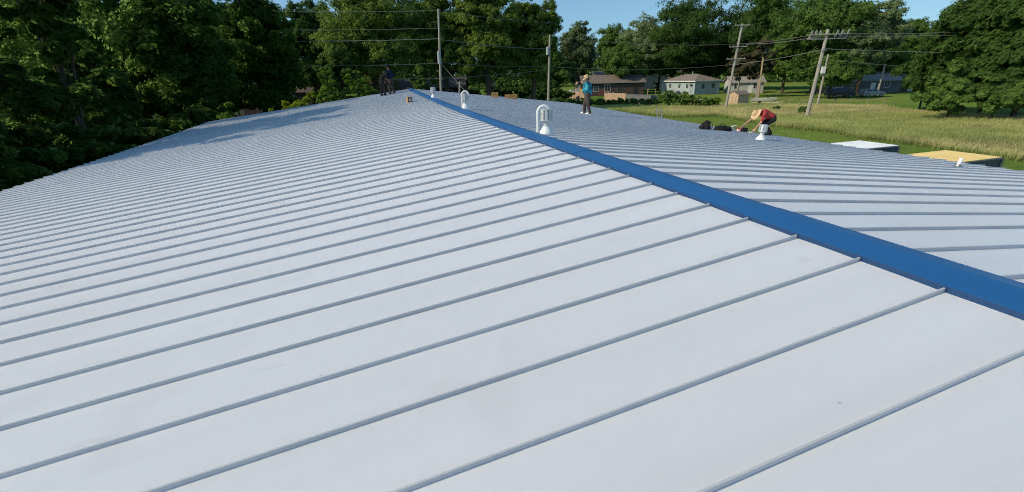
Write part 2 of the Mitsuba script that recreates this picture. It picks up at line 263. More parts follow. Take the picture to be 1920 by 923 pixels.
# deck under the sheets, walls
def deck():
    ys = np.linspace(YB + 0.02, YF - 0.02, 40); v = []; prof = [(XL - EL + 0.06, -0.03), (XL, -0.03), (XR, -0.03), (XR + ER - 0.06, -0.03)]
    for y in ys:
        for x, dz in prof: v.append((x, y, zroof(x, y) + dz))
        for x, dz in prof[::-1]: v.append((x, y, zroof(x, y) + dz - 0.18))
    n = 8; k = len(ys); f = []
    for i in range(k - 1):
        for j in range(n):
            a, b = i * n + j, i * n + (j + 1) % n
            f += [(a, b, b + n), (a, b + n, a + n)]
    for o in (0, (k - 1) * n): f += [(o, o + 1, o + 6), (o, o + 6, o + 7), (o + 1, o + 2, o + 5), (o + 1, o + 5, o + 6), (o + 2, o + 3, o + 4), (o + 2, o + 4, o + 5)]
    return trimesh.Trimesh(np.array(v), np.array(f), process=False)
R = add('roof', deck(), 'wall_metal', B)
def wall_mesh(x0, x1, y0, y1):
    """A ribbed metal wall along one line, its top following the roof."""
    L = math.hypot(x1 - x0, y1 - y0); n = int(L / 0.15); d = np.array([x1 - x0, y1 - y0]) / L; nn = np.array([d[1], -d[0]]); v, f = [], []
    for i in range(n + 1):
        off = 0.03 if (i % 4) in (1, 2) else 0.0
        q = np.array([x0, y0]) + d * L * i / n + nn * off; zt = zroof(q[0], q[1]) - 0.2
        v += [(*q, 0), (*q, zt)]
    for i in range(n): f += [(2 * i, 2 * i + 2, 2 * i + 3), (2 * i, 2 * i + 3, 2 * i + 1)]
    return trimesh.Trimesh(np.array(v), np.array(f), process=False)
wx0, wx1, wy0, wy1 = XL - EL + 0.45, XR + ER - 0.45, YB + 0.2, YF - 0.2
for a in ((wx0, wx1, wy0, wy0), (wx1, wx1, wy0, wy1), (wx1, wx0, wy1, wy1), (wx0, wx0, wy1, wy0)):
    add('wall', wall_mesh(a[0], a[1], a[2], a[3]), 'wall_metal', B)
C_, S_ = 1 / math.hypot(1, SLOPE), SLOPE / math.hypot(1, SLOPE)
def pan(side, L, seed):
    """One pan of sheet metal between two seams: slightly oil-canned, turned down at the eave."""
    rng = np.random.default_rng(seed); nx, ny = 26, 7
    s = np.concatenate([[-0.03], np.linspace(0, L, nx - 1)]); v = np.linspace(0.006, SP + 0.006, ny)
    Sg, Vg = np.meshgrid(s, v, indexing='ij')
    ph = rng.uniform(0, 6.28, 4)
    sag = 0.0016 * np.sin(np.pi * Vg / SP) * (np.sin(Sg * 1.3 + ph[0]) + 0.7 * np.sin(Sg * 2.9 + ph[1])) + 0.0007 * np.sin(Sg * 4.2 + ph[2] + Vg * 9)
    n = np.array([side * S_, 0, C_]); ex = np.array([side * C_, 0, -S_])
    P = Sg[..., None] * ex + Vg[..., None] * np.array([0, 1, 0]) + sag[..., None] * n
    lip = P[-1] - n * 0.03
    P = np.concatenate([P, lip[None]], 0); k = P.shape[0]
    i, j = np.meshgrid(np.arange(k - 1), np.arange(ny - 1), indexing='ij')
    q = np.stack([i * ny + j, (i + 1) * ny + j, (i + 1) * ny + j + 1, i * ny + j + 1], -1).reshape(-1, 4)
    if side < 0: q = q[:, ::-1]
    return trimesh.Trimesh(P.reshape(-1, 3), np.vstack([q[:, [0, 1, 2]], q[:, [0, 2, 3]]]), process=False)
RIB = [(0.004, -0.004), (0.004, 0.009), (0.000, 0.011), (0.000, 0.0255), (0.0015, 0.0275), (0.0085, 0.0275), (0.010, 0.0255), (0.010, 0.011), (0.0075, 0.009), (0.0075, -0.004)]
def rib(side, L):
    m = prism(RIB, L)                                              # profile (across, up), pulled along y
    n = np.array([side * S_, 0, C_]); ex = np.array([side * C_, 0, -S_])
    v = m.vertices - np.array([0, 0.004, 0]); m2 = trimesh.Trimesh(v[:, :1] * np.array([[0, 1, 0]]) + v[:, 1:2] * ex + v[:, 2:3] * n, m.faces, process=False)
    return m2
def tilt(x, y):
    """Where a sheet starts at the ridge line: it follows the slow rise of the ridge."""
    m = drise(y + SP / 2)
    return T4().translate([x, y, ZR + float(rise(y))]).rotate([1, 0, 0], math.degrees(math.atan(m)))
PANS = {s: [mikit.ply(pan(s, (EL if s < 0 else ER) * math.hypot(1, SLOPE), 10 * k + (s > 0)), 'coated_metal', smooth=30) for k in range(5)] for s in (-1, 1)}
RIBS = {s: mikit.ply(rib(s, (EL if s < 0 else ER) * math.hypot(1, SLOPE) + 0.01), 'coated_seam') for s in (-1, 1)}
rng = np.random.default_rng(3)
for k in range(NBACK, NFRONT + 1):
    y = Y0 + k * SP
    for s, x in ((-1, XL), (1, XR)):
        add('panel', PANS[s][int(rng.integers(5))], None, R, to_world=tilt(x, y))
        add('seam', RIBS[s], None, R, to_world=tilt(x, y) @ T4().translate([0, float(rng.uniform(-0.003, 0.003)), 0]))
for s, x in ((-1, XL), (1, XR)): add('seam', RIBS[s], None, R, to_world=tilt(x, Y0 + (NFRONT + 1) * SP - 0.03))
# ridge cap in lapped lengths, its closure strip between the seams
xm = (XL + XR) / 2; hz = 0.032; pk = (XR - XL) / 2 * SLOPE + 0.012
def cap_piece(y0, y1, dz, dx):
    t = 0.0035
    top = [(XL + 0.014 + dx, hz - 0.006), (XL + 0.011 + dx, hz), (XL + 0.03, hz + 0.004), (xm - 0.012, hz + pk - 0.001), (xm, hz + pk + 0.002), (xm + 0.012, hz + pk - 0.001), (XR - 0.03, hz + 0.004), (XR - 0.006 + dx, hz), (XR - 0.008 + dx, hz - 0.009)]
    bot = [(x, z - t) for x, z in top][::-1]; bot[0] = (top[-1][0] - t, top[-1][1]); bot[-1] = (top[0][0] + t, top[0][1])
    m = prism(top + bot, y1 - y0); m.apply_translation((0, y0, ZR + dz + float(rise(y0))))
    sl = (float(rise(y1)) - float(rise(y0))) / (y1 - y0); v = m.vertices.copy(); v[:, 2] += (v[:, 1] - y0) * sl
    return trimesh.Trimesh(v, m.faces, process=False)
y = YB; k = 0
while y < YF - 0.1:
    y1 = min(y + 3.05, YF + 0.03)
    add('ridge_cap', cap_piece(y, y1 + (0.06 if y1 < YF else 0), 0.0035 * (k % 2) + float(rng.uniform(0, 0.003)), float(rng.uniform(-0.003, 0.003))), 'blue_metal', R)
    y = y1; k += 1
for x, dx in ((XL, 0.016), (XR, -0.016)):
    for k in range(NBACK, NFRONT + 1):
        y = Y0 + k * SP
        add('closure_strip', place(box(0.004, SP - 0.0015, 0.048, (0, SP / 2, 0.014)), (x + dx, y + 0.002, ZR + float(rise(y)) - 0.002), rx=math.atan(drise(y + SP / 2))), 'closure_shade_blue', R)
# rake trim at the far gable
for x0, x1 in ((XL - EL, XL), (XR, XR + ER)):
    L = math.hypot(x1 - x0, SLOPE * (x1 - x0)); m = box(L, 0.05, 0.16, (0, 0, 0), 0.004)
    yy = YF + 0.035
    m = place(m, ((x0 + x1) / 2, yy, zroof((x0 + x1) / 2, yy) - 0.045), ry=(-1 if x1 <= XL + 1e-6 else 1) * math.atan(SLOPE))
    add('rake_trim', m, 'blue_trim', R)

# ---------------------------------------------------------------- vents on the roof
def vent(loc, label, tall=1.0, tint='white_coat', lean=(0, 0)):
    x, y = loc; z = zroof(x, y)
    t = thing('roof_vent', label, 'vent', 'finned metal vents along the roof')
    M = lambda m: place(m, (x, y, z - 0.015), rx=lean[0], ry=lean[1])
    h0 = 0.16 * tall
    add('boot', M(lathe([(0.165, 0), (0.163, 0.012), (0.138, 0.020), (0.136, 0.05), (0.120, 0.095), (0.090, 0.135 * tall), (0.072, h0 + 0.005), (0.070, h0 + 0.02), (0.062, h0 + 0.022)], 28)), tint, t, 35)
    add('neck', M(lathe([(0.063, h0), (0.063, h0 + 0.11), (0.067, h0 + 0.112), (0.067, h0 + 0.122), (0.058, h0 + 0.123)], 24)), 'galvanised', t, 35)
    b = h0 + 0.115
    hd = add('head', M(lathe([(0.001, b + 0.01), (0.085, b + 0.004), (0.118, b), (0.121, b + 0.006), (0.121, b + 0.016), (0.075, b + 0.02), (0.072, b + 0.19), (0.118, b + 0.194), (0.121, b + 0.198), (0.121, b + 0.21), (0.06, b + 0.222), (0.001, b + 0.226)], 28)), 'galvanised', t, 35)
    for k in range(9):
        a = 2 * math.pi * (k + 0.35) / 9
        s = box(0.052, 0.003, 0.178, (0, 0, b + 0.105))
        e1, e2 = box(0.003, 0.016, 0.178, (-0.026, 0.006, b + 0.105)), box(0.003, 0.016, 0.178, (0.026, 0.006, b + 0.105))
        s = cat_([s, e1, e2]); s.apply_translation((0, -0.112, 0)); s.apply_transform(rot(a))
        add('fin', M(s), 'galvanised', hd)
    return t
vent((3.115, 7.82), 'nearest finned metal vent, beside the tall white gooseneck pipe right of the blue ridge')
vent((3.06, 15.02), 'second finned metal vent from the camera, under the arch of a white pipe', 1.1)
vent((2.90, 21.53), 'farthest small finned vent near the far end of the blue ridge', 1.1)
vent((11.07, 10.45), 'white finned vent in front of the bending worker in red', 0.85, lean=(0, 0.10))
def gooseneck(x, y, ang, label, h=0.40, r=0.10):
    z = zroof(x, y); t = thing('gooseneck_pipe', label, 'pipe', 'white gooseneck pipes beside the ridge vents')
    pts = [(0, 0, -0.02), (0, 0, h * 0.5), (0, 0, h)] + [(r - r * math.cos(a), 0, h + r * math.sin(a)) for a in np.linspace(0.15, math.pi, 14)] + [(2 * r, 0, h - 0.05)]
    add('pipe', place(tube(pts, 0.029, 16), (x, y, z), ang), 'pvc_white', t, 40)
    for q0, q1 in (((0, 0, h - 0.045), (0, 0, h + 0.012)),): add('coupling', place(cyl(q0, q1, 0.034, n=18), (x, y, z), ang), 'pvc_white', t, 40)
    add('flange', place(lathe([(0.08, 0), (0.076, 0.008), (0.04, 0.014), (0.028, 0.04), (0.026, 0.04)], 20), (x, y, z - 0.008)), 'white_coat', t, 35)
gooseneck(3.085, 8.20, -0.30, 'tall white gooseneck pipe left of the nearest finned vent', 0.385, 0.115)
gooseneck(3.00, 15.22, -0.30, 'white gooseneck pipe arching over the second finned vent', 0.44, 0.115)
t = thing('plumbing_pipe', 'short leaning white pipe in a dark boot near the lower right roof edge', 'pipe')
x, y = 12.51, 6.32; z = zroof(x, y)
add('pipe', place(lathe([(0.034, 0.0), (0.034, 0.06), (0.036, 0.07), (0.036, 0.20), (0.030, 0.201), (0.030, 0.12)], 18), (x, y, z), ry=0.14, rx=0.05), 'pvc_white', t, 35)
add('boot', place(lathe([(0.11, 0), (0.105, 0.012), (0.06, 0.03), (0.042, 0.07), (0.033, 0.072)], 20), (x, y, z - 0.006)), 'grey_metal', t, 35)
# small marks of caulk on the roof beside the vents
for k, (x, y) in enumerate(((3.6, 12.9), (3.55, 19.0))):
    zz = zroof(x, y)
    m = lathe([(0.09, 0), (0.07, 0.008), (0.001, 0.011)], 14); m.apply_scale((1.5, 0.6, 1)); add('patch', place(m, (x, y, zz), ry=math.atan(SLOPE)), 'white_coat', R)

# ---------------------------------------------------------------- people
def hull(p0, r0, p1, r1, n=14):
    a = m3.Manifold.sphere(r0, n).translate(tuple(map(float, p0))); b = m3.Manifold.sphere(r1, n).translate(tuple(map(float, p1)))
    return m3.Manifold.batch_hull([a, b])
def hull_n(pts, n=14):
    return m3.Manifold.batch_hull([m3.Manifold.sphere(r, n).translate(tuple(map(float, p))) for p, r in pts])
def skinned(bones, edge=0.025, it=10):
    m = m3.Manifold()
    for b in bones: m = m + b
    m = m.refine_to_length(edge).to_mesh()
    t = trimesh.Trimesh(np.asarray(m.vert_properties)[:, :3], np.asarray(m.tri_verts)); t.merge_vertices()
    trimesh.smoothing.filter_taubin(t, 0.5, 0.53, iterations=it); return t
def lerp(a, b, t): return np.asarray(a, float) * (1 - t) + np.asarray(b, float) * t
def hand_bones(w, e, curl, thumb):
    """Palm and five separate fingers, from the wrist w, the forearm coming from e; curl in radians bends the fingers towards 'thumb' side down."""
    w, e = np.asarray(w, float), np.asarray(e, float); d = (w - e) / np.linalg.norm(w - e)
    side = np.asarray(thumb, float) - d * np.dot(thumb, d); side /= np.linalg.norm(side); up = np.cross(d, side)
    k0, k1 = w + d * 0.085 + side * 0.032, w + d * 0.08 - side * 0.034
    out = [hull_n([(w, 0.024), (k0, 0.014), (k1, 0.013), (w + d * 0.03 + side * 0.03, 0.016)])]
    for i, L in enumerate((0.070, 0.080, 0.074, 0.058)):
        b = lerp(k0, k1, i / 3); q = b - d * 0.012; a = 0.0
        for s in (0.45, 0.32, 0.26):
            a += curl; q2 = q + (d * math.cos(a) - up * math.sin(a)) * L * s
            out.append(hull(q, 0.0095, q2, 0.008, 8)); q = q2
    tb = w + d * 0.02 + side * 0.03; t1 = tb + (d * 0.6 + side * 0.8) * 0.04; t2 = t1 + (d * 0.9 + side * 0.1 - up * 0.4) * 0.035
    out += [hull(tb, 0.014, t1, 0.011, 8), hull(t1, 0.011, t2, 0.009, 8)]
    return out
def head_bones(c, fwd, up):
    c, f, u = np.asarray(c, float), np.asarray(fwd, float), np.asarray(up, float); f /= np.linalg.norm(f); u = u - f * np.dot(u, f); u /= np.linalg.norm(u); s = np.cross(f, u)
    P = lambda a, b, h: c + s * a + f * b + u * h
    out = [hull_n([(P(0, -0.015, 0.03), 0.085), (P(0, 0.02, 0.0), 0.074), (P(0, 0.05, -0.085), 0.032), (P(0.03, 0.02, -0.06), 0.038), (P(-0.03, 0.02, -0.06), 0.038)], 18)]
    out.append(hull(P(0, 0.088, 0.0), 0.010, P(0, 0.112, -0.035), 0.013, 8)); out.append(hull(P(-0.02, 0.088, -0.066), 0.008, P(0.02, 0.088, -0.066), 0.008, 8))
    for a in (-1, 1):
        out.append(hull(P(a * 0.082, -0.01, 0.01), 0.014, P(a * 0.08, 0.0, -0.035), 0.011, 8)); out.append(hull(P(a * 0.018, 0.08, 0.022), 0.010, P(a * 0.05, 0.068, 0.022), 0.010, 8))
    return out, P
def person(label, loc, rz, J, mats, hat=None, gloves=False, group=None, z=None):
    """J: joint positions in the person's own frame (x right, y forward, z up)."""
    t = thing('person', label, 'person', group)
    x, y = loc; zz = zroof(x, y) if z is None else z
    W = lambda m: place(m, (x, y, zz), rz)
    J = {k: np.asarray(v, float) for k, v in J.items()}; q = mats.get('loose', 1.0)
    bones = [hull(J['chest'], 0.13, J['pelvis'], 0.125), hull(J['neck'], 0.055, J['chest'], 0.10), hull(J['neck'], 0.052, J['head'], 0.05)]
    hb, HP = head_bones(J['head'], J['face'], J.get('crown', (0, 0, 1))); bones += hb
    shirt = [hull_n([(J['shoulder_l'], 0.062 * q), (J['shoulder_r'], 0.062 * q), (J['chest'], 0.145 * q)]), hull(J['chest'], 0.145 * q, lerp(J['chest'], J['pelvis'], 0.9), 0.142 * q), hull(J['neck'], 0.062, J['chest'], 0.12)]
    trousers = [hull_n([(J['hip_l'], 0.098), (J['hip_r'], 0.098), (J['pelvis'], 0.135)])]
    hands = []
    for s in 'lr':
        S, E, H_, hp, k, a = (J[n + '_' + s] for n in ('shoulder', 'elbow', 'wrist', 'hip', 'knee', 'ankle'))
        bones += [hull(S, 0.052, E, 0.040), hull(E, 0.040, H_, 0.026), hull(hp, 0.085, k, 0.056), hull(k, 0.056, a, 0.038), hull(J['chest'], 0.08, S, 0.05), hull(J['pelvis'], 0.1, hp, 0.085)]
        hand = hand_bones(H_, E, J['curl_' + s][0] if 'curl_' + s in J else 0.5, J.get('thumb_' + s, np.array([1.0 if s == 'l' else -1.0, 0.2, 0.3])))
        bones += hand; hands.append((H_, E, hand))
        shirt += [hull(S, 0.066 * q, lerp(S, E, mats.get('sleeve', 1.0)), 0.056 * q)]
        if mats.get('sleeve', 1.0) >= 1.0: shirt.append(hull(E, 0.056 * q, lerp(E, H_, 0.9), 0.042 * q))
        trousers += [hull(hp, 0.10 * q, k, 0.078), hull(k, 0.078, a + np.array([0, 0, 0.01]), 0.070)]
        f = np.asarray(J.get('toe_' + s, a + np.array([0, 0.16, -0.04])), float)
        bones.append(hull(a, 0.04, f, 0.03))
        heel = np.array([a[0], a[1] - 0.035, f[2] + 0.005])
        add('shoe', W(skinned([hull_n([(heel, 0.040), (f, 0.036), (lerp(heel, f, 0.35) + [0, 0, 0.035], 0.045)])], 0.03, 4)), mats['shoe'], t, True)
    add('body', W(skinned(bones, 0.02, 8)), mats['skin'], t, True)
    add('shirt', W(skinned(shirt, 0.03, 12)), mats['shirt'], t, True)
    add('trousers', W(skinned(trousers, 0.035, 10)), mats['trousers'], t, True)
    if gloves:
        for H_, E, hand in hands:
            g = skinned(hand + [hull(lerp(H_, E, 0.12), 0.034, H_, 0.031)], 0.012, 4)
            g.vertices += g.vertex_normals * 0.006
            add('glove', W(g), 'glove_yellow', t, True)
    hr = skinned([hull_n([(HP(0, -0.03, 0.035), 0.084), (HP(0, -0.045, -0.03), 0.06), (HP(0, 0.0, 0.05), 0.083)])], 0.03, 6)
    add('hair', W(hr), mats.get('hair', 'hair'), t, True)
    if hat:
        rb, band, hm = hat; M = np.eye(4); s_, f_, u_ = HP(1, 0, 0) - HP(0, 0, 0), HP(0, 1, 0) - HP(0, 0, 0), HP(0, 0, 1) - HP(0, 0, 0)
        M[:3, 0], M[:3, 1], M[:3, 2], M[:3, 3] = s_, f_, u_, HP(0, -0.005, 0.055)
        brim = lathe([(0.094, 0.012), (rb * 0.6, 0.004), (rb * 0.85, -0.012), (rb, -0.03), (rb, -0.035), (rb * 0.85, -0.018), (rb * 0.6, -0.003), (0.096, 0.003)], 32)
        a = np.arctan2(brim.vertices[:, 1], brim.vertices[:, 0]); rr = np.hypot(brim.vertices[:, 0], brim.vertices[:, 1]); brim.vertices[:, 2] += 0.10 * (rr / rb) ** 2 * 0.25 * np.sin(2 * a + 0.6)
        crown = lathe([(0.100, 0.0), (0.099, 0.05), (0.092, 0.085), (0.075, 0.112), (0.04, 0.124), (0.001, 0.118)], 28); crown.apply_scale((0.96, 1.1, 1.0))
        m = cat_([brim, crown]); m.apply_transform(M)
        hk = add('hat', W(m), hm, t, 40)
        if band:
            b = lathe([(0.103, 0.004), (0.103, 0.032), (0.1005, 0.033)], 28); b.apply_scale((0.96, 1.1, 1.0)); b.apply_transform(M); add('band', W(b), 'hat_band', hk, 40)
    return t
st = dict(pelvis=(0, 0, 0.90), chest=(0, 0.03, 1.18), neck=(0, 0.03, 1.36), head=(0, 0.07, 1.48), face=(0, 1, -0.25), shoulder_l=(-0.175, 0.03, 1.29), shoulder_r=(0.175, 0.03, 1.29),
          hip_l=(-0.09, 0, 0.84), hip_r=(0.09, 0, 0.84))
person('standing worker in a tan brimmed hat, teal shirt and yellow gloves holding a long gun', (9.19, 18.19), 1.02,
       dict(st, elbow_l=(-0.26, 0.0, 1.06), wrist_l=(-0.14, 0.22, 1.03), elbow_r=(0.25, 0.06, 1.06), wrist_r=(0.09, 0.28, 1.02), knee_l=(-0.13, -0.02, 0.45), ankle_l=(-0.17, -0.12, 0.08),
            knee_r=(0.14, 0.14, 0.45), ankle_r=(0.18, 0.15, 0.08), curl_l=(0.9,), curl_r=(0.9,)),
       dict(skin='skin', shirt='teal_cloth', trousers='grey_trouser', shoe='shoe_white', loose=1.33), (0.18, True, 'straw'), True)
person('worker bending over the roof edge in a wide straw hat and red shirt', (14.0, 13.05), math.pi / 2 - 0.25,
       dict(pelvis=(0, -0.16, 0.64), chest=(0, 0.16, 0.80), neck=(0, 0.34, 0.80), head=(0, 0.45, 0.76), face=(0, 0.55, -0.85), crown=(0, 0.9, 0.5), shoulder_l=(-0.17, 0.27, 0.78), shoulder_r=(0.17, 0.27, 0.78),
            hip_l=(-0.10, -0.16, 0.58), hip_r=(0.10, -0.16, 0.58), elbow_l=(-0.20, 0.36, 0.50), wrist_l=(-0.18, 0.52, 0.27), elbow_r=(0.22, 0.52, 0.56), wrist_r=(0.24, 0.78, 0.34),
            knee_l=(-0.13, 0.14, 0.40), ankle_l=(-0.12, -0.10, 0.08), knee_r=(0.13, 0.14, 0.40), ankle_r=(0.12, -0.10, 0.08), curl_l=(0.3,), curl_r=(0.5,)),
       dict(skin='skin', shirt='red_cloth', trousers='dark_trouser', shoe='black_cloth', sleeve=0.75), (0.215, False, 'straw'))
person('stooping worker in dark clothes, left of the pair near the far ridge end', (0.88, 28.9), -0.9,
       dict(pelvis=(0, -0.05, 0.86), chest=(0, 0.12, 1.10), neck=(0, 0.22, 1.22), head=(0, 0.31, 1.28), face=(0, 0.8, -0.6), shoulder_l=(-0.18, 0.18, 1.16), shoulder_r=(0.18, 0.18, 1.16),
            hip_l=(-0.09, -0.05, 0.80), hip_r=(0.09, -0.05, 0.80), elbow_l=(-0.30, 0.16, 0.92), wrist_l=(-0.20, 0.36, 0.80), elbow_r=(0.29, 0.20, 0.92), wrist_r=(0.16, 0.42, 0.82),
            knee_l=(-0.12, 0.04, 0.44), ankle_l=(-0.13, -0.04, 0.08), knee_r=(0.12, 0.06, 0.44), ankle_r=(0.13, 0.02, 0.08)),
       dict(skin='skin_brown', shirt='black_cloth', trousers='dark_trouser', shoe='black_cloth', sleeve=0.8))
person('navy clothed taller worker at right of the pair standing by the far ridge end', (1.40, 29.3), 0.5,
       dict(st, elbow_l=(-0.27, 0.05, 1.05), wrist_l=(-0.16, 0.26, 0.95), elbow_r=(0.27, 0.05, 1.05), wrist_r=(0.14, 0.28, 0.97), knee_l=(-0.11, 0.04, 0.45), ankle_l=(-0.12, -0.03, 0.08),
            knee_r=(0.12, 0.06, 0.45), ankle_r=(0.2, 0.02, 0.08), head=(0, 0.10, 1.52)),
       dict(skin='skin_brown', shirt='navy_cloth', trousers='grey_trouser', shoe='black_cloth'), (0.13, False, 'navy_cloth'))
# the long gun in the standing worker's hands
def roof_thing(name, label, cat, x, y, rz=0, group=None):
    return thing(name, label, cat, group), (lambda m, on=True: place(place(m, ry=(math.atan(SLOPE) if x > XR else -math.atan(SLOPE))) if on else m, (x, y, zroof(x, y)), 0))
PERSON_RZ = 1.02
gt = thing('sealant_gun', 'long grey tube sealant gun held by the standing worker in teal', 'tool')
GM = lambda m: place(m, (9.19, 18.19, zroof(9.19, 18.19)), PERSON_RZ)
add('barrel', GM(cyl((0.0, 0.20, 1.015), (-0.03, 0.74, 1.02), 0.034, 0.034, 16)), 'grey_metal', gt, 40)
add('nozzle', GM(cyl((-0.03, 0.74, 1.02), (-0.034, 0.82, 1.022), 0.036, 0.028, 16)), 'pale_grey', gt, 40)
add('grip', GM(box(0.03, 0.05, 0.13, (0.0, 0.20, 0.95), 0.008)), 'black_plastic', gt)
# tools and bags along the right eave
def lumpy(sx, sy, sz, seed, amp=0.18):
    m = trimesh.creation.icosphere(3); n = m.vertices.copy()
    d = 1 + amp * (meshkit.fbm(n * 2.2 + seed, 3, seed) - 0.5) * 2
    v = n * d[:, None]; v = np.sign(v) * np.abs(v) ** 0.8; v[:, 2] = np.maximum(v[:, 2], -0.75); m.vertices = v * np.array([sx / 2, sy / 2, sz / 1.75]) + [0, 0, sz * 0.43]; return m
t, M = roof_thing('backpack', 'bulky black backpack at left end of the tools by the right eave', 'bag', 11.83, 13.75)
add('sack', M(cat_([lumpy(0.34, 0.28, 0.26, 4, 0.4), place(lumpy(0.20, 0.22, 0.16, 5, 0.4), (0.05, 0.02, 0.17)), place(lumpy(0.18, 0.2, 0.13, 6, 0.4), (-0.16, 0.0, 0.0))])), 'black_cloth', t, True)
add('pocket', M(place(lumpy(0.22, 0.12, 0.17, 7), (-0.02, -0.15, 0.02))), 'black_cloth', t, True)
add('strap', M(tube([(0.08, -0.13, 0.30), (0.12, -0.19, 0.22), (0.13, -0.20, 0.10), (0.10, -0.14, 0.03)], 0.014, 8)), 'dark_gap', t, True)
t, M = roof_thing('tool_bag', 'flat black tool bag lying right of the black backpack', 'bag', 12.45, 13.55)
add('sack', M(lumpy(0.66, 0.36, 0.20, 11, 0.3)), 'black_cloth', t, True)
add('handle', M(tube([(-0.16, 0, 0.17), (-0.12, 0.02, 0.23), (0.05, 0.03, 0.245), (0.16, 0, 0.18)], 0.012, 8)), 'black_plastic', t, True)
add('flap', M(place(lumpy(0.30, 0.40, 0.07, 15, 0.1), (0.18, 0, 0.12))), 'black_cloth', t, True)
t, M = roof_thing('plastic_bottle', 'clear plastic bottle standing between the tool bag and red can', 'bottle', 12.95, 13.62)
add('body', M(lathe([(0.001, 0), (0.042, 0.0), (0.045, 0.012), (0.045, 0.12), (0.040, 0.15), (0.018, 0.19), (0.018, 0.205)], 18), False), 'clear_plastic', t, 40)
add('cap', M(lathe([(0.020, 0.200), (0.020, 0.225), (0.001, 0.227)], 14), False), 'white_coat', t, 40)
t, M = roof_thing('board_stand', 'thin pale board tilted on small wire legs behind the tools', 'stand', 13.15, 13.70)
add('board', M(place(box(0.17, 0.05, 0.014, (0, 0, 0), 0.003), (0, 0, 0.225), ry=-0.12), False), 'paper_white', t)
for a, b in ((-0.07, -0.015), (0.07, -0.015), (-0.07, 0.015), (0.07, 0.015)): add('leg', M(cyl((a, b, 0), (a * 0.9, b, 0.215), 0.004, n=6), False), 'grey_metal', t, True)
t, M = roof_thing('red_can', 'red and white can beside the black toolbox', 'can', 13.52, 13.86)
add('body', M(lathe([(0.001, 0), (0.060, 0), (0.062, 0.01), (0.062, 0.15), (0.056, 0.155), (0.056, 0.165), (0.001, 0.165)], 20), False), 'red_paint', t, 40)
add('wrap', M(lathe([(0.0635, 0.05), (0.0635, 0.10)], 20), False), 'paper_white', t, 40)
t, M = roof_thing('toolbox', 'black toolbox with a red end by the bending worker', 'toolbox', 13.72, 13.88)
add('case', M(box(0.27, 0.17, 0.14, (0.04, 0, 0.075), 0.012)), 'black_plastic', t)
add('lid', M(box(0.275, 0.175, 0.03, (0.04, 0, 0.16), 0.010)), 'black_plastic', t)
add('end_panel', M(box(0.012, 0.150, 0.12, (-0.103, 0, 0.075), 0.003)), 'red_paint', t)
add('handle', M(tube([(-0.03, 0, 0.172), (-0.02, 0, 0.205), (0.10, 0, 0.205), (0.11, 0, 0.172)], 0.008, 8)), 'grey_metal', t, True)
t, M = roof_thing('rag', 'crumpled pale rag between toolbox and bending worker', 'rag', 14.05, 13.82)
add('cloth', M(lumpy(0.22, 0.14, 0.05, 21, 0.35)), 'paper_white', t, True)
# carton left of the ridge, crates at the far eave
t, M = roof_thing('carton', 'small carton with a dark printed front left of the far ridge', 'box', 1.73, 21.0)
CB = lambda m: M(place(m, rz=0.30), False)
add('case', CB(box(0.22, 0.16, 0.24, (0, 0, 0.125), 0.004)), 'cardboard', t)
add('front', CB(box(0.19, 0.003, 0.20, (0.012, -0.0825, 0.128))), 'dark_print', t)
add('label', CB(box(0.10, 0.003, 0.11, (0.012, -0.086, 0.12))), 'paper_white', t)
add('emblem', CB(place(lathe([(0.030, 0), (0.030, 0.002), (0.001, 0.002)], 14), (0.012, -0.0885, 0.12), rx=math.pi / 2)), 'red_paint', t)
def crate(x, y, rz, w, d, h, n, label):
    t, M = roof_thing('wooden_crate', label, 'crate', x, y, group='orange wooden crates by the far roof edge'); Q = lambda m: M(place(m, rz=rz), False)
    for a in (-1, 1):
        for b in (-1, 1): add('post', Q(box(0.04, 0.04, h, (a * (w / 2 - 0.02), b * (d / 2 - 0.02), h / 2), 0.004)), 'crate_wood', t)
    for b in (-1, 1):
        for k in range(n): add('slat', Q(box(w / n * 0.72, 0.016, h * 0.9, (-w / 2 + (k + 0.5) * w / n, b * (d / 2 + 0.009), h * 0.5), 0.002)), 'crate_wood', t)
    for a in (-1, 1): add('end_board', Q(box(0.016, d - 0.1, h * 0.8, (a * (w / 2 + 0.009), 0, h * 0.5), 0.002)), 'crate_wood', t)
    add('base', Q(box(w - 0.09, d - 0.09, 0.02, (0, 0, 0.03))), 'crate_wood', t); add('lid', Q(box(w * 0.96, d * 0.8, 0.02, (0, 0, h + 0.011), 0.003)), 'crate_wood', t)
crate(7.97, 29.2, -0.25, 0.42, 0.32, 0.33, 3, 'single orange wooden crate by the far roof edge, left of the longer one')
crate(9.02, 29.0, -0.25, 0.78, 0.32, 0.30, 6, 'longer orange wooden crate by the far roof edge')
# ladder against the right eave
t = thing('ladder', 'top of a grey metal ladder leaning at the right eave', 'ladder')
ly = 20.55; ez = zroof(14.6, ly); bx, tx_ = 15.75, 14.52
for dy in (-0.2, 0.2): add('rail', tube([(bx, ly + dy, 0.0), (tx_ + (bx - tx_) * 0.0, ly + dy, ez + 0.52)], 0.026, 8), 'grey_metal', t)
for k in range(12):
    z = 0.3 + k * 0.305
    if z < ez + 0.45: xx = bx + (tx_ - bx) * z / (ez + 0.52); add('rung', cyl((xx, ly - 0.2, z), (xx, ly + 0.2, z), 0.016, n=8), 'grey_metal', t)

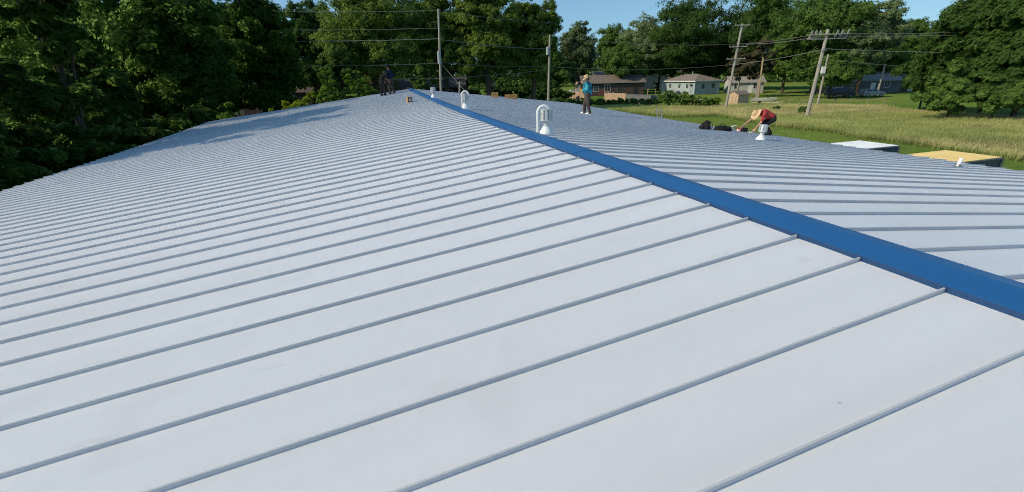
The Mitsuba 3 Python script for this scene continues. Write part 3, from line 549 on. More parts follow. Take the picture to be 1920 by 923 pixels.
# ---------------------------------------------------------------- containers beside the building
def container(x0, x1, y0, y1, h, top, label, group='low containers beyond the right eave'):
    t = thing('container', label, 'container', group)
    w, d = x1 - x0, y1 - y0; c = ((x0 + x1) / 2, (y0 + y1) / 2)
    pts = []
    per = [(x0, y0, x1, y0), (x1, y0, x1, y1), (x1, y1, x0, y1), (x0, y1, x0, y0)]
    for a in per:
        L = math.hypot(a[2] - a[0], a[3] - a[1]); n = int(L / 0.07); dd = np.array([a[2] - a[0], a[3] - a[1]]) / L; nn = np.array([dd[1], -dd[0]]); v, f = [], []
        for i in range(n + 1):
            off = -0.03 if (i % 4) in (1, 2) else 0.0
            q = np.array(a[:2]) + dd * L * i / n + nn * off; v += [(*q, 0.16), (*q, h - 0.06)]
        for i in range(n): f += [(2 * i, 2 * i + 2, 2 * i + 3), (2 * i, 2 * i + 3, 2 * i + 1)]
        add('side', trimesh.Trimesh(np.array(v), np.array(f), process=False), 'container_grey', t)
    for x in (x0, x1):
        for y in (y0, y1): add('corner_post', box(0.09, 0.09, h - 0.04, (x, y, (h - 0.04) / 2), 0.01), 'container_grey', t)
    add('frame', box(w + 0.06, d + 0.06, 0.07, (*c, h - 0.05), 0.01), 'container_grey', t)
    add('top', box(w - 0.03, d - 0.03, 0.03, (*c, h + 0.003), 0.008), top, t)
    add('floor', box(w, d, 0.14, (*c, 0.09), 0.01), 'container_grey', t)
container(17.2, 23.1, 14.05, 15.85, 2.1, 'white_top', 'low container with a white top, farther one beyond the right eave')
container(17.3, 23.35, 10.50, 12.40, 2.1, 'tan_top', 'low dark grey container with a tan top, nearer one beyond the right eave')

# ---------------------------------------------------------------- utility poles and wires
def pole(key, B_, T_, r, label, m='pole_wood', group='wooden utility poles'):
    t = thing('utility_pole', label, 'utility pole', group); B_, T_ = np.array(B_), np.array(T_)
    add('shaft', tube([B_ - [0, 0, 0.3], lerp(B_, T_, 0.5), T_], [r * 1.15, r, r * 0.82], 12), m, t, 60)
    return t, (lambda s: lerp(B_, T_, s))
def crossarm(t, c, d, L, m='pole_wood', braces=True, pins=(-0.9, -0.45, 0.45, 0.9)):
    c, d = np.array(c, float), np.array([math.cos(d), math.sin(d), 0]); n = np.array([-d[1], d[0], 0])
    a = math.atan2(d[1], d[0]); off = n * -0.16
    k = add('crossarm', place(box(L, 0.10, 0.12, (0, 0, 0), 0.012), c + off, a), m, t)
    for p in pins:
        q = c + off + d * L / 2 * p; add('insulator', place(lathe([(0.012, 0.06), (0.012, 0.11), (0.045, 0.12), (0.05, 0.15), (0.03, 0.16), (0.045, 0.18), (0.035, 0.22), (0.001, 0.23)], 12), q), 'insulator', k, 40)
    if braces:
        for s in (-1, 1): add('brace', cyl(c + off + d * L * 0.30 * s - [0, 0, 0.05], c - n * 0.10 - [0, 0, 0.75], 0.018, n=6), 'grey_metal', k)
    return k
def can(t, c, r, h, m='transformer_paint'):
    k = add('transformer', place(lathe([(0.001, 0), (r * 0.96, 0), (r, 0.03), (r, h - 0.03), (r * 1.06, h - 0.03), (r * 1.06, h), (r * 0.3, h + 0.05), (0.001, h + 0.05)], 24), c), m, t, 40)
    for a in (-0.6, 0.6): add('bushing', place(lathe([(0.03, 0), (0.05, 0.04), (0.03, 0.07), (0.045, 0.11), (0.02, 0.16), (0.001, 0.17)], 10), (c[0] + r * 0.5 * math.sin(a), c[1] + r * 0.4, c[2] + h + 0.03)), 'insulator', k, 40)
    for f in (0.25, 0.7): add('rib', place(lathe([(r * 1.005, 0), (r * 1.03, 0.01), (r * 1.03, 0.03), (r * 1.005, 0.04)], 24), (c[0], c[1], c[2] + h * f)), m, k, 40)
t, P_ = pole('A', *poles['A'], 0.125, 'bare wooden pole with a long grey transformer, left behind the far ridge end')
q = P_(0.602); can(t, (q[0] - 0.10, q[1] - 0.30, 6.95), 0.19, 1.15)
add('guy_strand', cyl(W['guy'][0], W['guy'][1], 0.022, n=6), 'wire_metal', t)
t, P_ = pole('B', *poles['B'], 0.15, 'wooden pole with a pale blue grey transformer in front of the big dark maple')
q = P_(0.78); can(t, (q[0] - 0.30, q[1] - 0.12, 8.15), 0.24, 0.95)
t, P_ = pole('H', *poles['H'], 0.10, 'short thin guy stub post behind the second roof vent', group=None)
t, P_ = pole('C', *poles['C'], 0.17, 'tall pole with one short top arm and two lower crossarms beside the tan shed')
for s, L, pn in ((0.985, 2.3, (-0.85, 0.85)), (0.745, 2.6, (-0.95, -0.5, 0.5, 0.95)), (0.605, 2.8, (-0.9, -0.5, 0.2, 0.5, 0.9))): crossarm(t, P_(s), -0.29, L, pins=pn)
t, P_ = pole('D', *poles['D'], 0.19, 'thick nearest pole carrying a wide crossarm of cutouts, standing in the tall grass')
for s, off in ((0.945, -0.05), (0.90, 0.12)):
    k = crossarm(t, P_(s) + np.array([0.1, off, 0]), -0.29, 4.3, braces=False, pins=())
    for p in (-0.93, -0.72, -0.5, 0.38, 0.62, 0.93):
        c = P_(s) + np.array([math.cos(-0.29), math.sin(-0.29), 0]) * 2.15 * p + [0.05, off - 0.16, 0]
        add('cutout', cat_([cyl(c + [0, 0, 0.06], c + [0.10, 0, 0.42], 0.05, n=10), cyl(c + [0.14, -0.04, 0.05], c + [0.22, -0.04, 0.40], 0.03, n=8), box(0.24, 0.03, 0.03, c + np.array([0.1, 0, 0.40]))]), 'insulator', k)
for s in (0.79, 0.62, 0.60): add('band', tube([P_(s) - [0, 0, 0.04], P_(s) + [0, 0, 0.04]], 0.20, 12), 'grey_metal', t)
for s in (0.74,): add('arm', place(box(0.7, 0.06, 0.06), P_(s) + np.array([-0.1, -0.2, 0.3]), -0.29), 'grey_metal', t)
t, P_ = pole('E', *poles['E'], 0.16, 'bare tan pole standing behind the boat trailer', 'pole_wood_tan')
add('crossbar', place(box(0.8, 0.08, 0.08, (0, 0, 0), 0.01), P_(0.60) + np.array([0, -0.18, 0]), -0.5), 'pole_wood_tan', t)
t, P_ = pole('F', *poles['F'], 0.13, 'thin grey pole with a white box behind the thick pole')
q = P_(0.72); add('meter_box', place(box(0.55, 0.3, 0.95, (0, 0, 0), 0.03), (q[0] - 0.42, q[1] - 0.1, q[2] - 0.1), -0.5), 'trim_white', t)
t, P_ = pole('G', *poles['G'], 0.17, 'pale tilted pole in front of the brown roofed house at far right')
def wire(a, b, sag, r=0.022, label='thin power line sagging between the utility poles', n=28):
    s = np.linspace(0, 1, n)[:, None]; p = np.array(a) * (1 - s) + np.array(b) * s; p[:, 2] -= (4 * sag * s * (1 - s))[:, 0]
    k = add('power_line', tube(p, r, 5), 'wire_metal'); tag(k, label, 'power line', 'power lines between the utility poles')
WL = dict(cd1='upper power line between the two crossarmed poles', cd2='second power line just below, between the two crossarmed poles', cd3='single lower line from the shed pole up to the thick pole',
          dr1='topmost power line running off to the right edge', dr2='second power line running off to the right edge', dr3='lone middle power line crossing the far right trees', fr='lowest thin line leaving the thin pole to the right',
          al1='brightest line crossing the left trees at transformer height', al2='thin line crossing the left trees above the brightest one', al3='lowest line running left from below the long grey transformer', al4='highest line leaving the left pole top to the left',
          ab1='highest line between the two poles with transformers', ab2='paired line between the two poles above the transformers', ab3='low line between the two poles with transformers',
          bc='long low line from the maple pole to the shed pole', bc2='long high line from the maple pole to the shed pole', hb='faint rising line in front of the dark brick house')
for k_, lab in WL.items(): wire(W[k_][0], W[k_][1], {'hb': 0.25, 'bc': 0.5, 'bc2': 0.5, 'dr1': 0.25, 'dr2': 0.25, 'dr3': 0.25}.get(k_, 0.2), 0.026 if k_ in ('cd1', 'cd3', 'dr1', 'dr2', 'dr3', 'al1', 'ab2') else 0.016, lab)

# ---------------------------------------------------------------- houses, shed, fences
def frame_of(c, d):
    """Local frame of a house: x along d (radians), y behind, origin at c on the ground."""
    return lambda m: place(m, (c[0], c[1], 0), d)
def gable_roof(L, D, ze, zr, over=0.45, t=0.12):
    x, y = L / 2 + over, D / 2 + over; s = (zr - ze) / (D / 2); zo = ze - s * over; out = []
    for a in (-1, 1):
        v = np.array([(-x, 0, zr), (x, 0, zr), (x, a * y, zo), (-x, a * y, zo)]); u = v + [0, 0, t]
        out.append(trimesh.convex.convex_hull(np.vstack([v, u])))
    return cat_(out)
def gable_wall(L, D, ze, zr):
    v = [(sx * L / 2, sy * D / 2, z) for z in (0, ze) for sx in (-1, 1) for sy in (-1, 1)] + [(-L / 2, 0, zr), (L / 2, 0, zr)]
    return trimesh.convex.convex_hull(np.array(v))
def hip_roof(L, D, ze, zr, over=0.45, t=0.14):
    x, y = L / 2 + over, D / 2 + over; rl = L / 2 - D / 2
    lo = [(-x, -y, ze), (x, -y, ze), (x, y, ze), (-x, y, ze)]; hi = [(-rl, 0, zr), (rl, 0, zr)]
    return trimesh.convex.convex_hull(np.array(lo + [(a, b, ze + t) for a, b, _ in lo] + hi))
def window(t, F, x, y, z, w, h, ny, trim='trim_white', shutters=None):
    """A framed window on a wall whose outside is towards (0, ny) or (ny, 0) in the house's frame."""
    ax = isinstance(ny, tuple)
    def put(m): return F(place(m, (x, y, z), math.pi / 2 * (ny[0] if ax else 0) if ax else (0 if ny < 0 else math.pi)))
    fr = cat_([box(w + 0.16, 0.07, 0.08, (0, -0.035, h / 2 + 0.04)), box(w + 0.16, 0.07, 0.08, (0, -0.035, -h / 2 - 0.04)), box(0.08, 0.07, h, (-w / 2 - 0.04, -0.035, 0)), box(0.08, 0.07, h, (w / 2 + 0.04, -0.035, 0)), box(0.04, 0.05, h, (0, -0.03, 0))])
    k = add('window', put(fr), trim, t)
    add('pane', put(box(w, 0.012, h, (0, -0.016, 0))), 'window_dark', k)
    if shutters:
        for s in (-1, 1): add('shutter', put(box(0.3, 0.04, h + 0.1, (s * (w / 2 + 0.26), -0.03, 0))), shutters, k)
# the long brown brick house
c = (62.6, 110.9); F = frame_of(c, -0.293); L, D, ze, zr = 16.0, 8.0, 3.25, 5.0
t = thing('house', 'long dark brick house with a low brown roof behind the tan fence', 'house')
add('wall', F(gable_wall(L, D, ze, zr - 0.1)), 'brick_brown', t)
rk = add('roof', F(gable_roof(L, D, ze, zr)), 'shingle_brown', t); add('fascia', F(cat_([box(L + 0.9, 0.05, 0.2, (0, -D / 2 - 0.47, ze - 0.06)), box(L + 0.9, 0.05, 0.2, (0, D / 2 + 0.47, ze - 0.06))])), 'shingle_grey', rk)
add('chimney_pipe', F(cyl((2.3, -0.6, zr - 0.4), (2.3, -0.6, zr + 0.75), 0.14)), 'dark_gap', rk); add('roof_vent', F(box(0.3, 0.3, 0.3, (2.9, -2.0, 4.4))), 'dark_gap', rk)
window(t, F, -1.6, -D / 2, 1.9, 1.5, 1.5, -1); window(t, F, 1.8, -D / 2, 1.7, 1.3, 1.5, -1, 'shingle_brown'); window(t, F, -4.6, -D / 2, 1.8, 1.2, 1.2, -1)
add('door', F(box(0.95, 0.06, 2.05, (5.9, -D / 2 - 0.02, 1.05))), 'dark_gap', t)
t = thing('garden_bench', 'red wooden bench frame before the long brick house', 'bench'); Fb = frame_of((56.4, 103.4), -0.29)
for x in (-0.85, 0.85):
    for y, h in ((-0.3, 0.5), (0.3, 1.5)): add('leg', Fb(box(0.12, 0.12, h, (x, y, h / 2))), 'red_wood', t)
for z in (0.8, 1.1, 1.4): add('back_slat', Fb(box(1.8, 0.05, 0.16, (0, 0.3, z))), 'red_wood', t)
for y in (-0.2, 0.0, 0.2): add('seat_slat', Fb(box(1.8, 0.16, 0.05, (0, y, 0.5))), 'red_wood', t)
t = thing('grill', 'dark grill with a pale lid before the brick house window', 'grill'); Fb = frame_of((58.5, 103.6), -0.29)
add('bowl', Fb(lumpy(0.9, 0.55, 0.5, 33, 0.05).apply_translation((0, 0, 0.75))), 'black_plastic', t, True); add('shelf', Fb(box(0.7, 0.4, 0.05, (0.75, 0, 0.98))), 'pale_grey', t)
for x in (-0.35, 0.35):
    for y in (-0.2, 0.2): add('leg', Fb(cyl((x, y, 0), (x * 0.8, y * 0.8, 0.85), 0.03, n=6)), 'black_plastic', t)
for x, lab in ((66.6, 'left grey yard post between brick house and grey fence'), (68.2, 'right grey yard post between brick house and grey fence')):
    k = add('yard_post', cyl((x - 5.4, 91.2 - (x - 66.6) * 0.4, 0), (x - 5.3, 91.2 - (x - 66.6) * 0.4, 2.0), 0.07, n=8), 'shed_trim' if x < 67 else 'rail_wood', None, 40); tag(k, lab, 'post')
# grey roof behind it
c = (75.0, 131.0); F = frame_of(c, -0.3); t = thing('house', 'house with only its grey roof showing above the brown roofed brick house', 'house')
add('wall', F(gable_wall(13, 8, 3.4, 5.9)), 'siding_white', t); add('roof', F(gable_roof(13, 8, 3.4, 6.1)), 'shingle_grey', t); window(t, F, -3, -4, 1.8, 1.2, 1.2, -1)
# white gabled house
c = (98.5, 143.0); F = frame_of(c, -0.45 + math.pi / 2); t = thing('house', 'white sided gable house between the two brown roofed houses', 'house')
add('wall', F(gable_wall(11, 8.2, 4.4, 6.6)), 'siding_white', t); add('roof', F(gable_roof(11, 8.2, 4.4, 6.75)), 'shingle_grey', t)
add('door', F(box(0.06, 0.9, 2.0, (-5.52, 0.4, 1.2))), 'trim_white', t)
# blue grey hipped house
hb0 = np.array([76.45, 94.23]); ang = math.radians(91.75); d1 = np.array([math.cos(ang), math.sin(ang)]); d2 = np.array([math.sin(ang), -math.cos(ang)])
L, D = 12.0, 7.6; c = hb0 + d1 * L / 2 + d2 * D / 2; F = frame_of(c, ang); t = thing('house', 'pale blue grey house with a hipped brown roof behind the shed pole', 'house')
add('wall', F(box(L, D, 3.1, (0, 0, 1.55))), 'siding_blue', t)
rk = add('roof', F(hip_roof(L, D, 3.02, 4.75)), 'shingle_brown', t)
add('fascia', F(cat_([box(L + 0.96, 0.04, 0.24, (0, s * (D / 2 + 0.47), 3.1)) for s in (-1, 1)] + [box(0.04, D + 0.96, 0.24, (s * (L / 2 + 0.47), 0, 3.1)) for s in (-1, 1)])), 'trim_white', rk)
add('flue', F(cyl((-0.6, 0.3, 4.5), (-0.6, 0.3, 5.4), 0.09)), 'pale_grey', rk); add('flue', F(cyl((1.2, 1.4, 3.9), (1.2, 1.4, 4.5), 0.07)), 'dark_gap', rk)
for x in (3.2, -0.4, -3.3): window(t, F, x, D / 2, 2.0, 0.8, 1.1, 1)
for y in (1.4, -1.7): window(t, F, -L / 2, y, 1.9, 1.0, 1.2, (-1,))
add('corner_post', F(box(0.25, 0.25, 3.0, (L / 2 + 0.2, D / 2 + 0.2, 1.5))), 'trim_white', t)
k = add('air_conditioner', F(box(0.9, 0.8, 0.8, (-1.0, D / 2 + 0.9, 0.4), 0.05)), 'container_grey', None); tag(k, 'dark air conditioner box at the wall of the blue grey house', 'air conditioner')
t = thing('satellite_dish', 'small grey satellite dish at the corner of the blue grey house', 'dish'); q = F(box(0.01, 0.01, 0.01, (-5.2, D / 2 + 0.5, 2.2))).centroid
add('dish', place(lathe([(0.001, 0), (0.2, 0.02), (0.38, 0.09), (0.38, 0.11), (0.2, 0.04), (0.001, 0.02)], 20), q, 2.6, 1.2), 'container_grey', t, 40); add('mast', cyl((q[0], q[1], 0), (q[0], q[1] + 0.05, 2.2), 0.04, n=8), 'grey_metal', t)
# houses in the trees at right
def plain_house(c, d, L, D, ze, zr, wall, roof, label, wins, wz=1.7):
    F = frame_of(c, d); t = thing('house', label, 'house'); add('wall', F(gable_wall(L, D, ze, zr - 0.1)), wall, t); add('roof', F(gable_roof(L, D, ze, zr)), roof, t)
    for x in wins: window(t, F, x, -D / 2, wz, 1.0, 1.2, -1)
    add('door', F(box(0.95, 0.06, 2.0, (L * 0.12, -D / 2 - 0.02, 1.05))), 'trim_white', t); return t, F
plain_house((90.0, 93.0), -0.5, 7.5, 6, 2.6, 3.9, 'siding_white', 'shingle_grey', 'white sided house seen under the trees behind the tan shed', (-2.4, 2.0))
plain_house((104.5, 76.0), -0.42, 15, 7, 2.5, 3.6, 'siding_pale', 'shingle_grey', 'pale shaded house behind the parked cars', (-5, -2, 4.5))
t, F = plain_house((114.0, 73.8), -0.42, 9, 7, 2.2, 4.1, 'brick_brown', 'shingle_brown', 'brown roofed house with white posts at far right between trees', (-2.5,))
for x in (1.2, 2.6, 4.0): add('porch_post', F(box(0.2, 0.2, 2.1, (x, -4.4, 1.05))), 'trim_white', t)
# dark brick house behind the far ridge end, roof at far left
t, F = plain_house((9.6, 91.0), -0.31, 18, 8, 4.0, 5.5, 'brick_red', 'shingle_red', 'dark brick house with a brown roof behind the far end of the ridge', (-6, -1, 3.5, 6.5), 2.9)
k = add('porch_roof', F(place(gable_roof(4.5, 3.0, 3.2, 4.0), (-4.0, -5.0, 0))), 'shingle_red', t)
for x in (-6.0, -2.0): add('porch_post', F(box(0.2, 0.2, 3.2, (x, -6.2, 1.6))), 'shed_trim', t)
plain_house((-15.0, 97.0), -0.31, 13, 8, 4.0, 6.1, 'brick_red', 'shingle_red', 'house with a dull red roof far left behind the bright bushes', (-3, 3), 2.6)
# tan shed
cs = np.array([57.26, 59.83]); ang = math.radians(98.0); d1 = np.array([math.cos(ang), math.sin(ang)]); d2 = np.array([math.sin(ang), -math.cos(ang)])
L, D, ze, zr = 2.1, 2.5, 1.72, 2.22; c = cs + d1 * L / 2 + d2 * D / 2
F = frame_of(c, ang - math.pi / 2); t = thing('garden_shed', 'small tan shed with double doors and a brown roof beside the tall pole', 'shed')
# local: x along d2 (depth), y along d1; gable end with the doors faces -x
Fs = lambda m: F(place(m, rz=0.0))
def turned(m): return place(m, rz=0.0)
wv = [(sx * D / 2, sy * L / 2, z) for z in (0.08, ze) for sx in (-1, 1) for sy in (-1, 1)] + [(-D / 2, 0, zr), (D / 2, 0, zr)]
add('wall', Fs(trimesh.convex.convex_hull(np.array(wv))), 'shed_tan', t)
add('roof', Fs(gable_roof(D, L, ze, zr + 0.03, 0.12, 0.06)), 'shingle_brown', t)
for s in (-1, 1):
    dk = add('door', Fs(box(0.04, 0.62, 1.45, (-D / 2 - 0.02, s * 0.325, 0.85), 0.006)), 'shed_tan', t)
    add('cross_brace', Fs(cat_([box(0.02, 0.60, 0.08, (-D / 2 - 0.05, s * 0.325, z)) for z in (0.18, 0.85, 1.5)] + [box(0.02, 0.07, 1.4, (-D / 2 - 0.05, s * 0.325 + q, 0.85)) for q in (-0.27, 0.27)])), 'shed_trim', dk)
for s in (-1, 1): add('corner_trim', Fs(box(0.05, 0.08, ze - 0.1, (-D / 2 - 0.012, s * (L / 2 - 0.03), ze / 2 + 0.02))), 'shed_trim', t)
# boat on its trailer
bF = frame_of((61.6, 59.0), -0.735); t = thing('boat', 'pale flat bottomed boat resting on a trailer near the shed', 'boat')
sec = []
for s in np.linspace(0, 1, 12):
    w = 0.62 * (1 - 0.75 * max(s - 0.55, 0) ** 1.5 / 0.3); zb = 0.62 + 0.22 * max(s - 0.6, 0) ** 2 / 0.16 * 0.8
    sec.append([(-1.9 + 3.8 * s, yy, zz) for yy, zz in ((-w, 1.02 + 0.10 * s), (-w * 0.8, zb + 0.03), (0, zb), (w * 0.8, zb + 0.03), (w, 1.02 + 0.10 * s), (w * 0.93, 1.02 + 0.10 * s), (w * 0.74, zb + 0.07), (0, zb + 0.04), (-w * 0.74, zb + 0.07), (-w * 0.93, 1.02 + 0.10 * s))])
v = np.array(sec).reshape(-1, 3); f = []
for i in range(11):
    for j in range(10): a, b = i * 10 + j, i * 10 + (j + 1) % 10; f += [(a, b, b + 10), (a, b + 10, a + 10)]
for o in (0, 110): f += [(o, o + 1, o + 8), (o, o + 8, o + 9), (o + 1, o + 2, o + 7), (o + 1, o + 7, o + 8), (o + 2, o + 3, o + 6), (o + 2, o + 6, o + 7), (o + 3, o + 4, o + 5), (o + 3, o + 5, o + 6)]
add('hull', bF(trimesh.Trimesh(v, np.array(f), process=False)), 'boat_hull', t)
for x in (-1.0, 0.3): add('bench', bF(box(0.28, 1.0, 0.04, (x, 0, 0.98))), 'boat_hull', t)
t = thing('boat_trailer', 'cream boat trailer under the pale boat', 'trailer')
for y in (-0.4, 0.4): add('beam', bF(box(3.9, 0.10, 0.14, (0.1, y, 0.44), 0.01)), 'trailer_cream', t)
for y in (-0.62, 0.62): w_ = add('wheel', bF(place(lathe([(0.10, -0.07), (0.26, -0.08), (0.29, -0.04), (0.29, 0.04), (0.26, 0.08), (0.10, 0.07)], 20), (-0.5, y, 0.29), rx=math.pi / 2)), 'tyre', t, 40)
add('tongue', bF(box(1.0, 0.1, 0.1, (2.4, 0, 0.44))), 'trailer_cream', t); add('jack', bF(cyl((2.1, 0, 0.0), (2.1, 0, 0.5), 0.07)), 'trim_white', t); add('axle', bF(cyl((-0.5, -0.6, 0.29), (-0.5, 0.6, 0.29), 0.03)), 'tyre', t)
# fences
def board_fence(p0, p1, h, w, m, label, cat='fence', parts='board', z0=0.05, jit=0.02, seed=0):
    p0, p1 = np.array(p0, float), np.array(p1, float); L = np.linalg.norm(p1 - p0); d = (p1 - p0) / L; a = math.atan2(d[1], d[0]); n = max(1, int(L / w)); rg = np.random.default_rng(seed)
    t = thing('fence', label, cat)
    for k in range(n):
        q = p0 + d * (k + 0.5) * L / n; hh = h + rg.uniform(-jit, jit)
        add(parts, place(box(L / n * 0.95, 0.022 + 0.01 * (k % 2), hh, (0, 0, hh / 2 + z0), 0.003), (q[0], q[1], 0), a), m, t)
    for z in (0.35, h - 0.2): add('rail', place(box(L, 0.05, 0.09, (0, 0.045, z)), ((p0[0] + p1[0]) / 2, (p0[1] + p1[1]) / 2, 0), a), m, t)
    for k in range(int(L / 2.4) + 2):
        q = p0 + d * min(k * 2.4, L); add('post', place(box(0.1, 0.1, h + 0.05, (0, 0.12, (h + 0.05) / 2)), (q[0], q[1], 0), a), m, t)
board_fence((43.4, 94.9), (45.5, 89.3), 1.95, 1.2, 'fence_tan', 'left tan panel fence behind the standing worker', parts='panel', seed=1)
board_fence((46.95, 85.4), (47.6, 78.2), 1.75, 1.2, 'fence_tan', 'right tan panel fence, before the long brick house', parts='panel', seed=2)
board_fence((47.7, 78.1), (48.25, 69.0), 1.65, 0.28, 'fence_grey', 'weathered grey board fence right of the tan panels', seed=3)
board_fence((50.0, 62.9), (52.6, 62.0), 1.15, 0.6, 'trailer_cream', 'low cream board screen half hidden in the hedge', parts='panel', seed=4)
t = thing('fence', 'low post and rail fence along the edge of the tall grass', 'fence'); p0, p1 = np.array([63.5, 58.3]), np.array([71.5, 47.0])
for k in range(8):
    q = lerp(p0, p1, k / 7); add('post', place(box(0.12, 0.12, 0.95, (0, 0, 0.47)), (q[0], q[1], 0), -0.9), 'rail_wood', t)
    if k < 7:
        q2 = lerp(p0, p1, (k + 1) / 7)
        for z in (0.85,): add('rail', cyl((*q, z), (*q2, z), 0.045, n=8), 'rail_wood', t)
# playhouse behind the tan fence
F = frame_of((46.2, 96.0), -0.35); t = thing('playhouse', 'small tan playhouse with a dark pitched roof above the left tan fence', 'playhouse')
add('wall', F(gable_wall(1.5, 1.2, 3.0, 3.9)), 'shed_tan', t); add('roof', F(place(gable_roof(1.4, 1.7, 3.0, 3.95, 0.12, 0.06), rz=math.pi / 2)), 'dark_gap', t); add('doorway', F(box(0.35, 0.04, 1.0, (0.45, -0.62, 2.7))), 'dark_gap', t)
# cars under the trees
def car(c, d, kind, paint, label):
    F = frame_of(c, d); t = thing('parked_car', label, 'car', 'cars parked under the trees')
    L, w, h = {'suv': (4.7, 1.85, 1.72), 'small': (3.9, 1.7, 1.45)}[kind]
    prof = [(-L / 2, 0.35), (-L / 2, 0.85), (-L / 2 + 0.1, 1.0), (L * 0.18, 1.02), (L / 2 - 0.15, 0.86), (L / 2, 0.65), (L / 2, 0.35)]
    body = prism(prof, w); body.apply_translation((0, -w / 2, 0)); add('body', F(body), paint, t)
    cab = trimesh.convex.convex_hull(np.array([(x, y, z) for x, z, q in ((-L * 0.48, 1.0, 1), (L * 0.22, 1.01, 1), (-L * 0.42, h, 0.82), (L * 0.06, h, 0.82)) for y in (-w / 2 * q * 0.96, w / 2 * q * 0.96)])); ck = add('cabin', F(cab), paint, t)
    for y in (-1, 1):
        for x0, x1 in ((-L * 0.40, -L * 0.17), (-L * 0.14, L * 0.10)):
            g_ = trimesh.convex.convex_hull(np.array([(x, y * (w / 2 * 0.97 - (z - 1.03) / (h - 1.0) * w / 2 * 0.17 + q), z) for q in (0, 0.012) for x, z in ((x0, 1.07), (x1 + 0.06, 1.07), (x0 + 0.08, h - 0.1), (x1 - 0.1, h - 0.1))])); add('side_window', F(g_), 'window_dark', ck)
    for x in (-L * 0.31, L * 0.31):
        for y in (-w / 2 + 0.1, w / 2 - 0.1):
            wk = add('wheel', F(place(lathe([(0.2, -0.1), (0.31, -0.11), (0.34, -0.06), (0.34, 0.06), (0.31, 0.11), (0.2, 0.1)], 20), (x, y, 0.34), rx=math.pi / 2)), 'tyre', t, 40)
            add('rim', F(place(lathe([(0.001, -0.09), (0.2, -0.1), (0.2, 0.1), (0.001, 0.09)], 16), (x, y, 0.34), rx=math.pi / 2)), 'grey_metal', wk, 40)
    for y in (-0.6, 0.6): add('headlight', F(box(0.05, 0.3, 0.14, (L / 2 - 0.02, y, 0.70), 0.01)), 'clear_plastic', t); add('taillight', F(box(0.05, 0.2, 0.22, (-L / 2, y, 0.78), 0.01)), 'red_paint', t)
car((86.5, 65.2), -0.36, 'suv', 'car_dark', 'dark blue car parked in the shade at far right')
car((90.9, 62.4), -0.36, 'small', 'car_white', 'small white car parked right of the dark one')
car((17.6, 76.0), -0.3, 'suv', 'car_grey', 'pale blue grey car in the shade behind the far roof edge')
t = thing('street_sign', 'small white sign on a post under the big maple', 'sign')
add('post', cyl((20.6, 76.3, 0), (20.6, 76.3, 5.0), 0.05, n=8), 'grey_metal', t); add('plate', place(box(0.75, 0.04, 0.85, (0, -0.07, 4.5), 0.01), (20.6, 76.3, 0), -0.3), 'trim_white', t)

# ---------------------------------------------------------------- trees and shrubs
def leaf_cards(P, N, size, rg, one=False):
    """Small folded leaf sprays at the points P facing about N."""
    n = len(P); t = rg.normal(size=(n, 3)); a = t - N * (t * N).sum(1, keepdims=True); a /= np.linalg.norm(a, axis=1, keepdims=True) + 1e-9; b = np.cross(N, a)
    L = size * rg.uniform(0.6, 1.35, n)[:, None]; Wd = L * rg.uniform(0.45, 0.75, n)[:, None]; fold = N * (L * rg.uniform(-0.25, 0.25, n)[:, None])
    if one:                                                        # far foliage: one triangle per spray
        L = L * 1.25; v = np.stack([P - a * L * 0.5 - b * Wd * 0.55, P - a * L * 0.4 + b * Wd * 0.55, P + a * L * 0.55], 1).reshape(-1, 3)
        return trimesh.Trimesh(v, np.arange(3 * n).reshape(-1, 3), process=False)
    v = np.stack([P - a * L * 0.5, P + b * Wd * 0.5 + fold, P + a * L * 0.5, P - b * Wd * 0.5 + fold], 1).reshape(-1, 3)
    o = np.arange(n)[:, None] * 4
    return trimesh.Trimesh(v, np.vstack([o + [0, 1, 2], o + [0, 2, 3]]), process=False)
def unit(rg, n):
    d = rg.normal(size=(n, 3)); return d / np.linalg.norm(d, axis=1, keepdims=True)
def crown(cx, cy, zb, zt, r, n, size, seed, nc=70, cone=0.0, flat=0.8, one=False, tuft=1.0):
    rg = np.random.default_rng(seed); d = unit(rg, nc)
    rad = rg.uniform(0, 1, nc) ** 0.42
    out = 0.80 + 0.45 * (meshkit.fbm(d * 1.6 + seed * 7.1, 3, seed) - 0.5) * 2
    q = d * (rad * out)[:, None]
    h = (zt - zb) / 2; zc = (zt + zb) / 2
    taper = 1 - cone * np.clip(q[:, 2] * 0.5 + 0.5, 0, 1)
    C = np.column_stack([cx + q[:, 0] * r * taper, cy + q[:, 1] * r * taper, zc + q[:, 2] * h * 0.93])
    rc = r * rg.uniform(0.20, 0.38, nc) * (1.05 - 0.3 * rad) * taper
    # every bough carries tufts on its outside; the leaves sit in the tufts
    nt = 9; td = unit(rg, nc * nt); td[:, 2] = np.abs(td[:, 2]) * 0.75 + td[:, 2] * 0.25; own = np.repeat(np.arange(nc), nt)
    rt = rc[own] * rg.uniform(0.26, 0.50, nc * nt) * tuft; Tc = C[own] + td * (rc[own] * rg.uniform(0.45, 0.95, nc * nt))[:, None] * np.array([1, 1, flat])
    wgt = rt ** 2; k = rg.choice(nc * nt, n, p=wgt / wgt.sum())
    dd = unit(rg, n); u = rg.uniform(0, 1, n) ** 0.38
    P = Tc[k] + dd * (rt[k] * u)[:, None] * np.array([1, 1, flat])
    P[:, 2] = np.maximum(P[:, 2], 0.15)
    N = dd * 0.75 + td[k] * 0.35 + d[own[k]] * 0.25 + np.array([0, 0, 0.35]) + rg.normal(size=(n, 3)) * 0.32; N /= np.linalg.norm(N, axis=1, keepdims=True)
    return leaf_cards(P, N, size, rg, one), C, rc
